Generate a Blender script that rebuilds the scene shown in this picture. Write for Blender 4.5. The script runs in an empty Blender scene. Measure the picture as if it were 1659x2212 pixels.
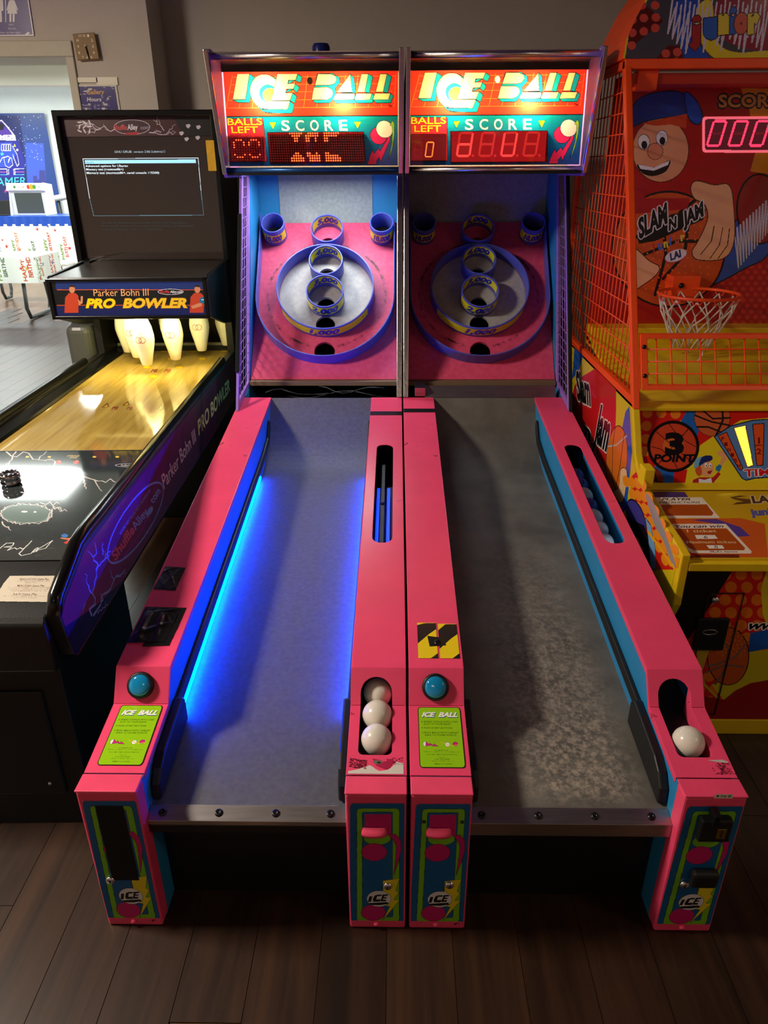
import bpy, bmesh, math, random
import numpy as np
from mathutils import Vector, Matrix
from mathutils.geometry import tessellate_polygon

random.seed(7)
SC = bpy.context.scene
COL = SC.collection
PI = math.pi

# ------------------------------------------------------------------ camera
IW, IH, FPX = 1659, 2212, 1560.0
CAM = np.array([-0.0313, -1.177, 1.7037])
PITCH, YAW, ROLL = 0.44303, 0.01749, -0.00521


def cam_axes():
    cp, sp, cy, sy = math.cos(PITCH), math.sin(PITCH), math.cos(YAW), math.sin(YAW)
    f = np.array([-sy * cp, cy * cp, -sp])
    r = np.array([cy, sy, 0.0])
    u = np.cross(r, f)
    c, s = math.cos(ROLL), math.sin(ROLL)
    return c * r + s * u, -s * r + c * u, f


AR, AU, AF = cam_axes()
cd = bpy.data.cameras.new('camera')
cam = bpy.data.objects.new('camera', cd)
COL.objects.link(cam)
cd.sensor_fit = 'VERTICAL'
cd.sensor_height = 36
cd.lens = FPX * 36 / IH
cd.clip_start = 0.02
M = Matrix.Identity(4)
for i in range(3):
    M[i][0], M[i][1], M[i][2], M[i][3] = AR[i], AU[i], -AF[i], CAM[i]
cam.matrix_world = M
SC.camera = cam

# ------------------------------------------------------------------ world, lights, exposure
SC.view_settings.view_transform = 'Standard'
SC.view_settings.look = 'None'
SC.view_settings.gamma = 1
SC.view_settings.use_curve_mapping = False
SC.view_settings.exposure = 0.0
w = bpy.data.worlds.new('world')
SC.world = w
w.use_nodes = True
w.node_tree.nodes['Background'].inputs[0].default_value = (0.9, 0.85, 0.8, 1)
w.node_tree.nodes['Background'].inputs[1].default_value = 0.012


def area(name, loc, target, sx, sy, watts, col):
    l = bpy.data.lights.new(name, 'AREA')
    l.shape = 'RECTANGLE'
    l.size, l.size_y = sx, sy
    l.energy = watts
    l.color = col
    o = bpy.data.objects.new(name, l)
    COL.objects.link(o)
    o.location = loc
    o.rotation_euler = (Vector(target) - Vector(loc)).to_track_quat('-Z', 'Y').to_euler()
    return o


# game room's main lamp, then two unseen lamps added as fill (the fixtures themselves are built further down)
LAMPS = [((-2.9, 0.2, 2.93), 195, (1.0, 0.87, 0.72)), ((2.9, -1.2, 2.93), 12, (1.0, 0.80, 0.58)),
         ((-0.6, -2.9, 2.93), 4, (1.0, 0.80, 0.60))]
for k, (loc, e, c) in enumerate(LAMPS):
    area('room_lamp_light', loc, (loc[0], loc[1], 0), 0.55, 0.55, e, c)
# white fluorescent panels of the party room beyond the opening
PANELS = [(-4.2, 6.2), (-6.6, 6.2), (-4.2, 9.6), (-6.6, 9.6), (-4.6, 12.2), (-7.2, 12.2)]
for x, y in PANELS:
    area('party_room_light', (x, y, 2.98), (x, y, 0), 1.15, 0.6, 95, (0.93, 1.0, 0.95))


# ------------------------------------------------------------------ small helpers
def lin(c):
    if isinstance(c, str):
        c = tuple(int(c[i:i + 2], 16) for i in (0, 2, 4))
    return tuple((v / 255 / 12.92) if v / 255 <= 0.04045 else ((v / 255 + 0.055) / 1.055) ** 2.4 for v in c)


def ray(px, py):
    return AF + AR * ((px - IW / 2) / FPX) - AU * ((py - IH / 2) / FPX)


def at(px, py, Y):
    d = ray(px, py)
    return Vector(CAM + d * ((Y - CAM[1]) / d[1]))


class Plane:
    """A real flat surface: origin, two unit axes; uv() turns a photo pixel into a place on it."""

    def __init__(s, o, ux, uy):
        s.o = np.array(o, float)
        s.ux = np.array(ux, float)
        s.uy = np.array(uy, float)
        s.ux /= np.linalg.norm(s.ux)
        s.uy /= np.linalg.norm(s.uy)
        s.n = np.cross(s.ux, s.uy)

    def uv(s, px, py):
        d = ray(px, py)
        t = np.dot(s.o - CAM, s.n) / np.dot(d, s.n)
        q = CAM + d * t - s.o
        return (float(q @ s.ux), float(q @ s.uy))


def prop(o, label=None, cat=None, group=None, kind=None):
    if label: o['label'] = label
    if cat: o['category'] = cat
    if group: o['group'] = group
    if kind: o['kind'] = kind
    return o


def thing(name, label, cat, loc=(0, 0, 0), rz=0.0, group=None):
    o = bpy.data.objects.new(name, None)
    o.empty_display_size = 0.05
    COL.objects.link(o)
    o.location = loc
    o.rotation_euler = (0, 0, rz)
    return prop(o, label, cat, group)


# ------------------------------------------------------------------ materials
MATS = {}


def nt(name):
    m = bpy.data.materials.new(name)
    m.use_nodes = True
    return m, m.node_tree.nodes, m.node_tree.links, m.node_tree.nodes['Principled BSDF']


def mat(name, col=None, rough=0.5, metal=0.0, noise=0.0, nscale=30, bump=0.0, bscale=200, coat=0.0, emit=None, es=0.0,
        trans=0.0, alpha=1.0, ior=1.45, spec=0.5, scuff=None, scs=14, sct=0.68, stretch=(1, 1, 1)):
    if name in MATS: return MATS[name]
    m, N, L, b = nt(name)
    c = lin(col)
    b.inputs['Base Color'].default_value = (*c, 1)
    b.inputs['Roughness'].default_value = rough
    b.inputs['Metallic'].default_value = metal
    b.inputs['Coat Weight'].default_value = coat
    b.inputs['Coat Roughness'].default_value = 0.08
    b.inputs['IOR'].default_value = ior
    b.inputs['Specular IOR Level'].default_value = spec
    b.inputs['Transmission Weight'].default_value = trans
    b.inputs['Alpha'].default_value = alpha
    if emit:
        b.inputs['Emission Color'].default_value = (*lin(emit), 1)
        b.inputs['Emission Strength'].default_value = es
    tc = N.new('ShaderNodeTexCoord')
    mp = N.new('ShaderNodeMapping')
    mp.inputs['Scale'].default_value = stretch
    L.new(tc.outputs['Object'], mp.inputs[0])
    last = None
    if noise:
        n = N.new('ShaderNodeTexNoise')
        n.inputs['Scale'].default_value = nscale
        n.inputs['Detail'].default_value = 6
        L.new(mp.outputs[0], n.inputs['Vector'])
        r = N.new('ShaderNodeMapRange')
        r.inputs[1].default_value, r.inputs[2].default_value = 0.3, 0.7
        r.inputs[3].default_value, r.inputs[4].default_value = 1 - noise, 1 + noise
        L.new(n.outputs['Fac'], r.inputs[0])
        mx = N.new('ShaderNodeMix')
        mx.data_type = 'RGBA'
        mx.blend_type = 'MULTIPLY'
        mx.inputs[0].default_value = 1
        mx.inputs[6].default_value = (*c, 1)
        L.new(r.outputs[0], mx.inputs[7])
        last = mx.outputs[2]
    if scuff:
        n = N.new('ShaderNodeTexNoise')
        n.inputs['Scale'].default_value = scs
        n.inputs['Detail'].default_value = 9
        n.inputs['Roughness'].default_value = 0.72
        L.new(mp.outputs[0], n.inputs['Vector'])
        r = N.new('ShaderNodeMapRange')
        r.inputs[1].default_value, r.inputs[2].default_value = sct, sct + 0.03
        L.new(n.outputs['Fac'], r.inputs[0])
        mx = N.new('ShaderNodeMix')
        mx.data_type = 'RGBA'
        L.new(r.outputs[0], mx.inputs[0])
        if last: L.new(last, mx.inputs[6])
        else: mx.inputs[6].default_value = (*c, 1)
        mx.inputs[7].default_value = (*lin(scuff), 1)
        last = mx.outputs[2]
    if last: L.new(last, b.inputs['Base Color'])
    if bump:
        n = N.new('ShaderNodeTexNoise')
        n.inputs['Scale'].default_value = bscale
        n.inputs['Detail'].default_value = 3
        L.new(mp.outputs[0], n.inputs['Vector'])
        bp = N.new('ShaderNodeBump')
        bp.inputs['Strength'].default_value = bump
        bp.inputs['Distance'].default_value = 0.002
        L.new(n.outputs['Fac'], bp.inputs['Height'])
        L.new(bp.outputs[0], b.inputs['Normal'])
    MATS[name] = m
    return m


def print_mat(name, rough=0.35, coat=0.0, back=False, emit=0.0, metal=0.0):
    if name in MATS: return MATS[name]
    m, N, L, b = nt(name)
    a = N.new('ShaderNodeAttribute')
    a.attribute_name = 'Col'
    L.new(a.outputs['Color'], b.inputs['Base Color'])
    b.inputs['Roughness'].default_value = rough
    b.inputs['Coat Weight'].default_value = coat
    b.inputs['Coat Roughness'].default_value = 0.05
    b.inputs['Metallic'].default_value = metal
    if emit:
        L.new(a.outputs['Color'], b.inputs['Emission Color'])
        b.inputs['Emission Strength'].default_value = emit
    if back:                                            # lamp behind shows through the printed plastic
        t = N.new('ShaderNodeBsdfTranslucent')
        L.new(a.outputs['Color'], t.inputs['Color'])
        mx = N.new('ShaderNodeMixShader')
        mx.inputs[0].default_value = 0.6
        L.new(b.outputs[0], mx.inputs[1])
        L.new(t.outputs[0], mx.inputs[2])
        L.new(mx.outputs[0], N['Material Output'].inputs['Surface'])
    MATS[name] = m
    return m


# ------------------------------------------------------------------ mesh building
class MB:
    def __init__(s):
        s.v, s.f, s.sm = [], [], []

    def add(s, vs, fs, smooth=False):
        o = len(s.v)
        s.v += [tuple(p) for p in vs]
        s.f += [tuple(i + o for i in f) for f in fs]
        s.sm += [smooth] * len(fs)
        return s

    def box(s, a, b):
        x0, y0, z0 = a
        x1, y1, z1 = b
        return s.add([(x0, y0, z0), (x1, y0, z0), (x1, y1, z0), (x0, y1, z0), (x0, y0, z1), (x1, y0, z1), (x1, y1, z1), (x0, y1, z1)],
                     [(0, 3, 2, 1), (4, 5, 6, 7), (0, 1, 5, 4), (1, 2, 6, 5), (2, 3, 7, 6), (3, 0, 4, 7)])

    def prism(s, pts, a, b, axis='x'):
        """closed 2D outline pushed from a to b along an axis; outline is (y,z) for x, (x,z) for y, (x,y) for z"""
        f = {'x': lambda p, t: (t, p[0], p[1]), 'y': lambda p, t: (p[0], t, p[1]), 'z': lambda p, t: (p[0], p[1], t)}[axis]
        n = len(pts)
        vs = [f(p, a) for p in pts] + [f(p, b) for p in pts]
        tr = tessellate_polygon([[Vector((p[0], p[1], 0)) for p in pts]])
        fs = [tuple(t) for t in tr] + [tuple(i + n for i in reversed(t)) for t in tr]
        fs += [(i, (i + 1) % n, (i + 1) % n + n, i + n) for i in range(n)]
        return s.add(vs, fs)

    def plate(s, outer, holes, fn, t):
        """2D outline with holes, mapped by fn(u,v,h) and given thickness t"""
        loops = [outer] + holes
        flat = [p for l in loops for p in l]
        n = len(flat)
        tr = tessellate_polygon([[Vector((p[0], p[1], 0)) for p in l] for l in loops])
        vs = [fn(p[0], p[1], 0) for p in flat] + [fn(p[0], p[1], -t) for p in flat]
        fs = [tuple(q) for q in tr] + [tuple(i + n for i in reversed(q)) for q in tr]
        o = 0
        for l in loops:
            m = len(l)
            fs += [(o + i, o + (i + 1) % m, o + (i + 1) % m + n, o + i + n) for i in range(m)]
            o += m
        return s.add(vs, fs)

    def tube(s, path, r, seg=8, caps=True):
        path = [Vector(p) for p in path]
        n = len(path)
        rs = r if isinstance(r, (list, tuple)) else [r] * n
        vs = []
        prev = None
        for i, p in enumerate(path):
            t = (path[min(i + 1, n - 1)] - path[max(i - 1, 0)])
            if t.length < 1e-9: t = Vector((0, 0, 1))
            t.normalize()
            if prev is None:
                a = Vector((0, 0, 1)) if abs(t.z) < 0.9 else Vector((1, 0, 0))
                u = t.cross(a).normalized()
            else:
                u = prev - t * prev.dot(t)
                u = u.normalized() if u.length > 1e-6 else t.orthogonal().normalized()
            prev = u
            w_ = t.cross(u)
            for k in range(seg):
                an = 2 * PI * k / seg
                vs.append(p + (u * math.cos(an) + w_ * math.sin(an)) * rs[i])
        fs = [(i * seg + k, i * seg + (k + 1) % seg, (i + 1) * seg + (k + 1) % seg, (i + 1) * seg + k) for i in range(n - 1) for k in range(seg)]
        s.add(vs, fs, True)
        if caps:
            o = len(s.v) - n * seg
            s.f += [tuple(o + k for k in reversed(range(seg))), tuple(o + (n - 1) * seg + k for k in range(seg))]
            s.sm += [False, False]
        return s

    def lathe(s, prof, c=(0, 0, 0), ax=(0, 0, 1), seg=24, smooth=True):
        """prof: list of (radius, height along ax)"""
        ax = Vector(ax).normalized()
        u = ax.orthogonal().normalized()
        w_ = ax.cross(u)
        c = Vector(c)
        vs = [c + ax * h + (u * math.cos(2 * PI * k / seg) + w_ * math.sin(2 * PI * k / seg)) * r for r, h in prof for k in range(seg)]
        n = len(prof)
        fs = [(i * seg + k, i * seg + (k + 1) % seg, (i + 1) * seg + (k + 1) % seg, (i + 1) * seg + k) for i in range(n - 1) for k in range(seg)]
        s.add(vs, fs, smooth)
        o = len(s.v) - n * seg
        if prof[0][0] > 1e-5: s.f.append(tuple(o + k for k in reversed(range(seg)))); s.sm.append(False)
        if prof[-1][0] > 1e-5: s.f.append(tuple(o + (n - 1) * seg + k for k in range(seg))); s.sm.append(False)
        return s

    def sphere(s, c, r, seg=24, rings=14):
        return s.lathe([(max(r * math.sin(PI * i / rings), 1e-6), -r * math.cos(PI * i / rings)) for i in range(rings + 1)], c, (0, 0, 1), seg)

    def mesh(s, name):
        me = bpy.data.meshes.new(name)
        me.from_pydata(s.v, [], s.f)
        me.validate()
        bm = bmesh.new()
        bm.from_mesh(me)
        bmesh.ops.recalc_face_normals(bm, faces=bm.faces)
        bm.to_mesh(me)
        bm.free()
        if len(s.sm) == len(me.polygons):
            me.polygons.foreach_set('use_smooth', s.sm)
        return me

    def build(s, name, m, parent=None, bevel=0.0, loc=None, seg=2):
        me = s.mesh(name)
        me.materials.append(m)
        return link(name, me, parent, bevel, loc, seg)


def link(name, me, parent=None, bevel=0.0, loc=None, seg=2):
    o = bpy.data.objects.new(name, me)
    COL.objects.link(o)
    if parent is not None: o.parent = parent
    if loc is not None: o.location = loc
    if bevel:
        b = o.modifiers.new('bevel', 'BEVEL')
        b.width = bevel
        b.segments = seg
        b.limit_method = 'ANGLE'
        b.angle_limit = math.radians(40)
    return o


def cut(o, cutters):
    """carve real openings out of a part and keep the result as its mesh"""
    for c in cutters:
        md = o.modifiers.new('cut', 'BOOLEAN')
        md.operation = 'DIFFERENCE'
        md.solver = 'EXACT'
        md.object = c
    bpy.context.view_layer.update()
    dg = bpy.context.evaluated_depsgraph_get()
    me = bpy.data.meshes.new_from_object(o.evaluated_get(dg))
    o.modifiers.clear()
    o.data = me
    for c in cutters: bpy.data.objects.remove(c)
    return o


# ------------------------------------------------------------------ printed artwork: flat areas of colour
_GLY = {}


def glyphs(txt, bold=0.0, shear=0.0, space=1.0):
    key = (txt, bold, shear, space)
    if key in _GLY: return _GLY[key]
    cu = bpy.data.curves.new('t', 'FONT')
    cu.body = txt
    cu.offset = bold
    cu.shear = shear
    cu.space_character = space
    cu.resolution_u = 3
    o = bpy.data.objects.new('t', cu)
    me = o.to_mesh()
    me.calc_loop_triangles()
    v = np.empty(len(me.vertices) * 3)
    me.vertices.foreach_get('co', v)
    v = v.reshape(-1, 3)[:, :2]
    t = np.empty(len(me.loop_triangles) * 3, int)
    me.loop_triangles.foreach_get('vertices', t)
    t = t.reshape(-1, 3)
    o.to_mesh_clear()
    bpy.data.objects.remove(o)
    bpy.data.curves.remove(cu)
    _GLY[key] = (v, t)
    return v, t


class Art:
    """painter for one printed sheet; shapes are laid one over the other and end up as one flat mesh"""

    def __init__(s, u0, v0, u1, v1, res, bg=None, T=None):
        s.u0, s.v0, s.res = u0, v0, res
        s.nx, s.ny = max(1, round((u1 - u0) / res)), max(1, round((v1 - v0) / res))
        s.L = np.full((s.ny, s.nx), -1, np.int16)
        s.pal, s.idx = [], {}
        s.T = T or (lambda x, y: (x, y))
        if bg: s.L[:] = s.c(bg)

    def c(s, col):
        if col is None: return -1
        if col not in s.idx:
            s.idx[col] = len(s.pal)
            s.pal.append(lin(col))
        return s.idx[col]

    def grid(s, a):
        """cell-space points"""
        a = np.array([s.T(*p) for p in a], float)
        return (a - (s.u0, s.v0)) / s.res

    def paint(s, mask, y0, x0, col):
        h, w_ = mask.shape
        s.L[y0:y0 + h, x0:x0 + w_][mask] = s.c(col)

    def win(s, g, pad=1):
        x0, y0 = np.floor(g.min(0)).astype(int) - pad
        x1, y1 = np.ceil(g.max(0)).astype(int) + pad
        x0, y0, x1, y1 = max(x0, 0), max(y0, 0), min(x1, s.nx), min(y1, s.ny)
        if x1 <= x0 or y1 <= y0: return None
        X, Y = np.meshgrid(np.arange(x0, x1) + .5, np.arange(y0, y1) + .5)
        return x0, y0, X, Y

    def poly(s, pts, col, outline=None, ow=0, raw=False):
        g = np.array(pts, float) if raw else s.grid(pts)
        w_ = s.win(g)
        if w_ is not None:
            x0, y0, X, Y = w_
            m = np.zeros(X.shape, bool)
            n = len(g)
            for i in range(n):
                (ax, ay), (bx, by) = g[i], g[(i + 1) % n]
                if ay == by: continue
                cnd = ((Y >= ay) != (Y >= by)) & (X < (bx - ax) * (Y - ay) / (by - ay) + ax)
                m ^= cnd
            s.paint(m, y0, x0, col)
        if outline: s.line(list(pts) + [pts[0]], ow, outline, raw=raw)
        return s

    def rect(s, x0, y0, x1, y1, col, outline=None, ow=0):
        return s.poly([(x0, y0), (x1, y0), (x1, y1), (x0, y1)], col, outline, ow)

    def rrect(s, x0, y0, x1, y1, r, col, outline=None, ow=0):
        return s.poly(rr(x0, y0, x1, y1, r), col, outline, ow)

    def ell(s, cx, cy, rx, ry, col, outline=None, ow=0, a0=0, a1=2 * PI, rot=0):
        n = 40
        c_, s_ = math.cos(rot), math.sin(rot)
        P = []
        for i in range(n):
            a = a0 + (a1 - a0) * i / (n - 1 if a1 - a0 < 6.2 else n)
            x, y = rx * math.cos(a), ry * math.sin(a)
            P.append((cx + x * c_ - y * s_, cy + x * s_ + y * c_))
        return s.poly(P, col, outline, ow)

    def line(s, pts, width, col, raw=False):
        g = np.array(pts, float) if raw else s.grid(pts)
        h = max(width / s.res / 2, 0.55)
        for i in range(len(g) - 1):
            a, b = g[i], g[i + 1]
            w_ = s.win(np.array([a, b]), int(h) + 2)
            if w_ is None: continue
            x0, y0, X, Y = w_
            d = b - a
            q = d @ d
            t = np.clip(((X - a[0]) * d[0] + (Y - a[1]) * d[1]) / q, 0, 1) if q > 0 else 0
            m = (X - a[0] - t * d[0]) ** 2 + (Y - a[1] - t * d[1]) ** 2 <= h * h
            s.paint(m, y0, x0, col)
        return s

    def text(s, txt, p0, p1, top, col, bold=0.0, shear=0.0, space=1.0, outline=None, ow=0.0, cap=0.729, fit=True):
        """baseline from p0 to p1; 'top' is the point straight above p0 at capital height"""
        v, t = glyphs(txt, bold, shear, space)
        if len(v) == 0: return s
        a, b, u = s.grid([p0, p1, top])
        x0, x1 = v[:, 0].min(), v[:, 0].max()
        ex = (b - a) / max(x1 - x0, 1e-6)
        ey = (u - a) / cap
        g = a + (v[:, :1] - x0) * ex + v[:, 1:2] * ey
        w_ = s.win(g, int(ow / s.res) + 3)
        if w_ is None: return s
        X0, Y0, X, Y = w_
        m = np.zeros(X.shape, bool)
        for i, j, k in t:
            A, B, C = g[i], g[j], g[k]
            lx, hx = int(max(min(A[0], B[0], C[0]) - X0 - 1, 0)), int(max(A[0], B[0], C[0]) - X0 + 2)
            ly, hy = int(max(min(A[1], B[1], C[1]) - Y0 - 1, 0)), int(max(A[1], B[1], C[1]) - Y0 + 2)
            if hx <= lx or hy <= ly: continue
            xs, ys = X[ly:hy, lx:hx], Y[ly:hy, lx:hx]
            if xs.size == 0: continue
            e = lambda P, Q: (Q[0] - P[0]) * (ys - P[1]) - (Q[1] - P[1]) * (xs - P[0])
            e1, e2, e3 = e(A, B), e(B, C), e(C, A)
            m[ly:hy, lx:hx] |= ((e1 >= 0) & (e2 >= 0) & (e3 >= 0)) | ((e1 <= 0) & (e2 <= 0) & (e3 <= 0))
        if outline:
            o = m.copy()
            for _ in range(max(1, int(round(ow / s.res)))):
                q = o.copy()
                q[1:] |= o[:-1]; q[:-1] |= o[1:]; q[:, 1:] |= o[:, :-1]; q[:, :-1] |= o[:, 1:]
                o = q
            s.paint(o, Y0, X0, outline)
        s.paint(m, Y0, X0, col)
        return s

    def bolt(s, p, q, width, col, jag=0.16, n=9, seed=1, fork=0):
        """a jagged spark from p to q"""
        rnd = random.Random(seed)
        p, q = Vector(p), Vector(q)
        d = q - p
        nrm = Vector((-d.y, d.x))
        pts = [p] + [p + d * (i / n) + nrm * rnd.uniform(-jag, jag) for i in range(1, n)] + [q]
        for i in range(n):
            s.line([tuple(pts[i]), tuple(pts[i + 1])], width * (1 - .6 * i / n), col)
        for k in range(fork):
            i = rnd.randrange(2, n - 1)
            e = pts[i] + d.normalized() * d.length * rnd.uniform(.15, .35) + nrm * rnd.uniform(-.35, .35)
            s.bolt(tuple(pts[i]), tuple(e), width * .6, col, jag, 5, seed * 7 + k)
        return s

    def mesh(s, name, fn, maxrun=0):
        L, V, F, Ci = s.L, [], [], []
        open_ = {}
        ends = []
        for y in range(s.ny + 1):
            runs = []
            if y < s.ny:
                row = L[y]
                ch = np.flatnonzero(np.diff(row)) + 1
                st = np.concatenate([[0], ch])
                en = np.concatenate([ch, [s.nx]])
                for a, b in zip(st, en):
                    if row[a] >= 0:
                        if maxrun:
                            for q in range(a, b, maxrun): runs.append((q, min(b, q + maxrun), row[a]))
                        else: runs.append((a, b, row[a]))
            new = {}
            for k in runs:
                new[k] = open_.pop(k, y)
            for k, y0 in open_.items(): ends.append((k[0], k[1], y0, y, k[2]))
            open_ = new
        for x0, x1, y0, y1, c_ in ends:
            o = len(V)
            for x, y in ((x0, y0), (x1, y0), (x1, y1), (x0, y1)):
                V.append(fn(s.u0 + x * s.res, s.v0 + y * s.res))
            F.append((o, o + 1, o + 2, o + 3))
            Ci.append(c_)
        me = bpy.data.meshes.new(name)
        me.from_pydata(V, [], F)
        at_ = me.color_attributes.new('Col', 'FLOAT_COLOR', 'CORNER')
        pal = np.array([(*c_, 1.0) for c_ in s.pal])
        at_.data.foreach_set('color', np.repeat(pal[np.array(Ci, int)], 4, axis=0).ravel())
        return me

    def build(s, name, m, parent, pl, lift=0.0006, loc=None, label=None):
        n = pl.n
        # face outwards towards the viewer's side of the surface
        fn = lambda u, v: tuple(pl.o + pl.ux * u + pl.uy * v + n * lift)
        me = s.mesh(name, fn)
        me.materials.append(m)
        o = link(name, me, parent, 0, loc)
        if label: o['label'] = label
        return o


def rr(x0, y0, x1, y1, r, k=6):
    P = []
    sx, sy = (1 if x1 > x0 else -1), (1 if y1 > y0 else -1)
    for cx, cy, a in ((x1 - sx * r, y0 + sy * r, -90), (x1 - sx * r, y1 - sy * r, 0), (x0 + sx * r, y1 - sy * r, 90), (x0 + sx * r, y0 + sy * r, 180)):
        for i in range(k + 1):
            t = math.radians(a + 90 * i / k)
            P.append((cx + sx * r * math.cos(t), cy + sy * r * math.sin(t)))
    return P


def sm(P, n=5):
    """round a traced outline (closed Catmull-Rom)"""
    out, m = [], len(P)
    for i in range(m):
        a, b, c, d = (np.array(P[(i + k) % m], float) for k in (-1, 0, 1, 2))
        for k in range(n):
            t = k / n
            out.append(tuple(.5 * (2 * b + (c - a) * t + (2 * a - 5 * b + 4 * c - d) * t * t + (3 * b - a - 3 * c + d) * t ** 3)))
    return out


def crop(ox, oy, sc):
    """coordinates noted on an enlarged crop of the photo -> photo pixels"""
    return lambda x, y: (ox + x / sc, oy + y / sc)


def via(pl, cr=None):
    return (lambda x, y: pl.uv(*cr(x, y))) if cr else (lambda x, y: pl.uv(x, y))


# ------------------------------------------------------------------ shared materials
PINK = mat('pink_paint', (240, 74, 116), 0.30, noise=0.05, nscale=9, scuff=(74, 18, 30), scs=9, sct=0.655)
PINKD = mat('pink_front', (238, 72, 112), 0.42, noise=0.06, nscale=14, scuff=(60, 16, 26), scs=14, sct=0.66)
BLUE = mat('blue_side_paint', (40, 132, 188), 0.4, noise=0.05, nscale=12, scuff=(140, 190, 215), scs=24, sct=0.69)
RINGB = mat('ring_blue_plastic', (82, 90, 180), 0.35, noise=0.04, nscale=20)
LAV = mat('lavender_paint', (150, 112, 205), 0.4, noise=0.05)
BLACK = mat('black_paint', (13, 13, 14), 0.45, noise=0.1, bump=0.15, bscale=350)
FOAM = mat('black_foam', (10, 10, 11), 0.9, bump=0.4, bscale=200)
RUBBER = mat('black_rubber', (20, 21, 24), 0.42, noise=0.1)
VOIDB = mat('dark_inside', (4, 4, 5), 0.9)
CHROME = mat('chrome', (226, 224, 228), 0.22, 1.0, noise=0.06, nscale=40, bump=0.25, bscale=60)
STEEL = mat('brushed_steel', (178, 172, 170), 0.34, 1.0, noise=0.12, nscale=60, stretch=(0.2, 2, 2))
BOLT = mat('dark_bolt', (52, 52, 56), 0.3, 0.9)
GREYP = mat('grey_back_panel', (150, 156, 152), 0.6, noise=0.14, nscale=60)
WHITEB = mat('white_ball', (226, 220, 208), 0.22, noise=0.03, nscale=30, scuff=(170, 160, 146), scs=30, sct=0.72)
BALLB = mat('blue_ball', (70, 74, 150), 0.25)
TAPE = mat('black_tape', (24, 24, 25), 0.26, bump=0.3, bscale=90)
PRINT = print_mat('printed_sticker', 0.32)
PRINTG = print_mat('printed_gloss', 0.16, 0.3)
BACKLIT = print_mat('backlit_print', 0.25, 0, True)
LEDP = print_mat('led_glow', 0.5, 0, False, 4.5)
YELLOW = mat('yellow_paint', (226, 190, 22), 0.35, noise=0.08, nscale=8, scuff=(96, 72, 18), scs=12, sct=0.68)
ORANGE = mat('orange_paint', (248, 80, 22), 0.36, noise=0.06, nscale=10, scuff=(70, 24, 10), scs=24, sct=0.69)
LANE_A = mat('lane_vinyl', (84, 84, 88), 0.44, noise=0.16, nscale=70, bump=0.5, bscale=420)


def clear_pane():
    m, N, L, b = nt('clear_pane')
    t = N.new('ShaderNodeBsdfTransparent')
    t.inputs[0].default_value = (0.95, 0.95, 0.95, 1)
    g = N.new('ShaderNodeBsdfGlossy')
    g.inputs['Roughness'].default_value = 0.03
    f = N.new('ShaderNodeFresnel')
    f.inputs[0].default_value = 1.4
    mx = N.new('ShaderNodeMixShader')
    L.new(f.outputs[0], mx.inputs[0])
    L.new(t.outputs[0], mx.inputs[1])
    L.new(g.outputs[0], mx.inputs[2])
    L.new(mx.outputs[0], N['Material Output'].inputs['Surface'])
    return m


PANE = clear_pane()


def lane_dusty():
    """grey lane vinyl with a pale worn, dusty patch towards the player's end"""
    m, N, L, b = nt('lane_vinyl_dusty')
    tc = N.new('ShaderNodeTexCoord')

    def noise(scale, det=8, rough=.6):
        n = N.new('ShaderNodeTexNoise')
        n.inputs['Scale'].default_value = scale
        n.inputs['Detail'].default_value = det
        n.inputs['Roughness'].default_value = rough
        L.new(tc.outputs['Object'], n.inputs['Vector'])
        return n.outputs['Fac']

    def rng(i, a, b_, c=0., d=1.):
        r = N.new('ShaderNodeMapRange')
        L.new(i, r.inputs[0])
        for k, v in enumerate((a, b_, c, d)): r.inputs[k + 1].default_value = v
        return r.outputs[0]

    def mul(a, b_):
        k = N.new('ShaderNodeMath')
        k.operation = 'MULTIPLY'
        L.new(a, k.inputs[0])
        L.new(b_, k.inputs[1])
        return k.outputs[0]

    sx = N.new('ShaderNodeSeparateXYZ')
    L.new(tc.outputs['Object'], sx.inputs[0])
    ball_path = mul(rng(sx.outputs[0], .22, .36), rng(sx.outputs[0], .58, .50))
    patch = mul(mul(ball_path, rng(sx.outputs[1], .06, .12)), rng(sx.outputs[1], 1.25, .15))
    speck = rng(noise(55, 9, .75), .44, .62)
    fac = mul(patch, speck)
    base = N.new('ShaderNodeMix')
    base.data_type = 'RGBA'
    base.inputs[6].default_value = (*lin((84, 81, 76)), 1)
    base.inputs[7].default_value = (*lin((108, 105, 98)), 1)
    L.new(rng(noise(6, 6), .35, .65), base.inputs[0])
    mx = N.new('ShaderNodeMix')
    mx.data_type = 'RGBA'
    L.new(fac, mx.inputs[0])
    L.new(base.outputs[2], mx.inputs[6])
    mx.inputs[7].default_value = (*lin((166, 156, 142)), 1)
    L.new(mx.outputs[2], b.inputs['Base Color'])
    b.inputs['Roughness'].default_value = 0.5
    bp = N.new('ShaderNodeBump')
    bp.inputs['Strength'].default_value = 0.45
    bp.inputs['Distance'].default_value = 0.002
    L.new(noise(420, 3), bp.inputs['Height'])
    L.new(bp.outputs[0], b.inputs['Normal'])
    return m


LANE_B = lane_dusty()


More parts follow.
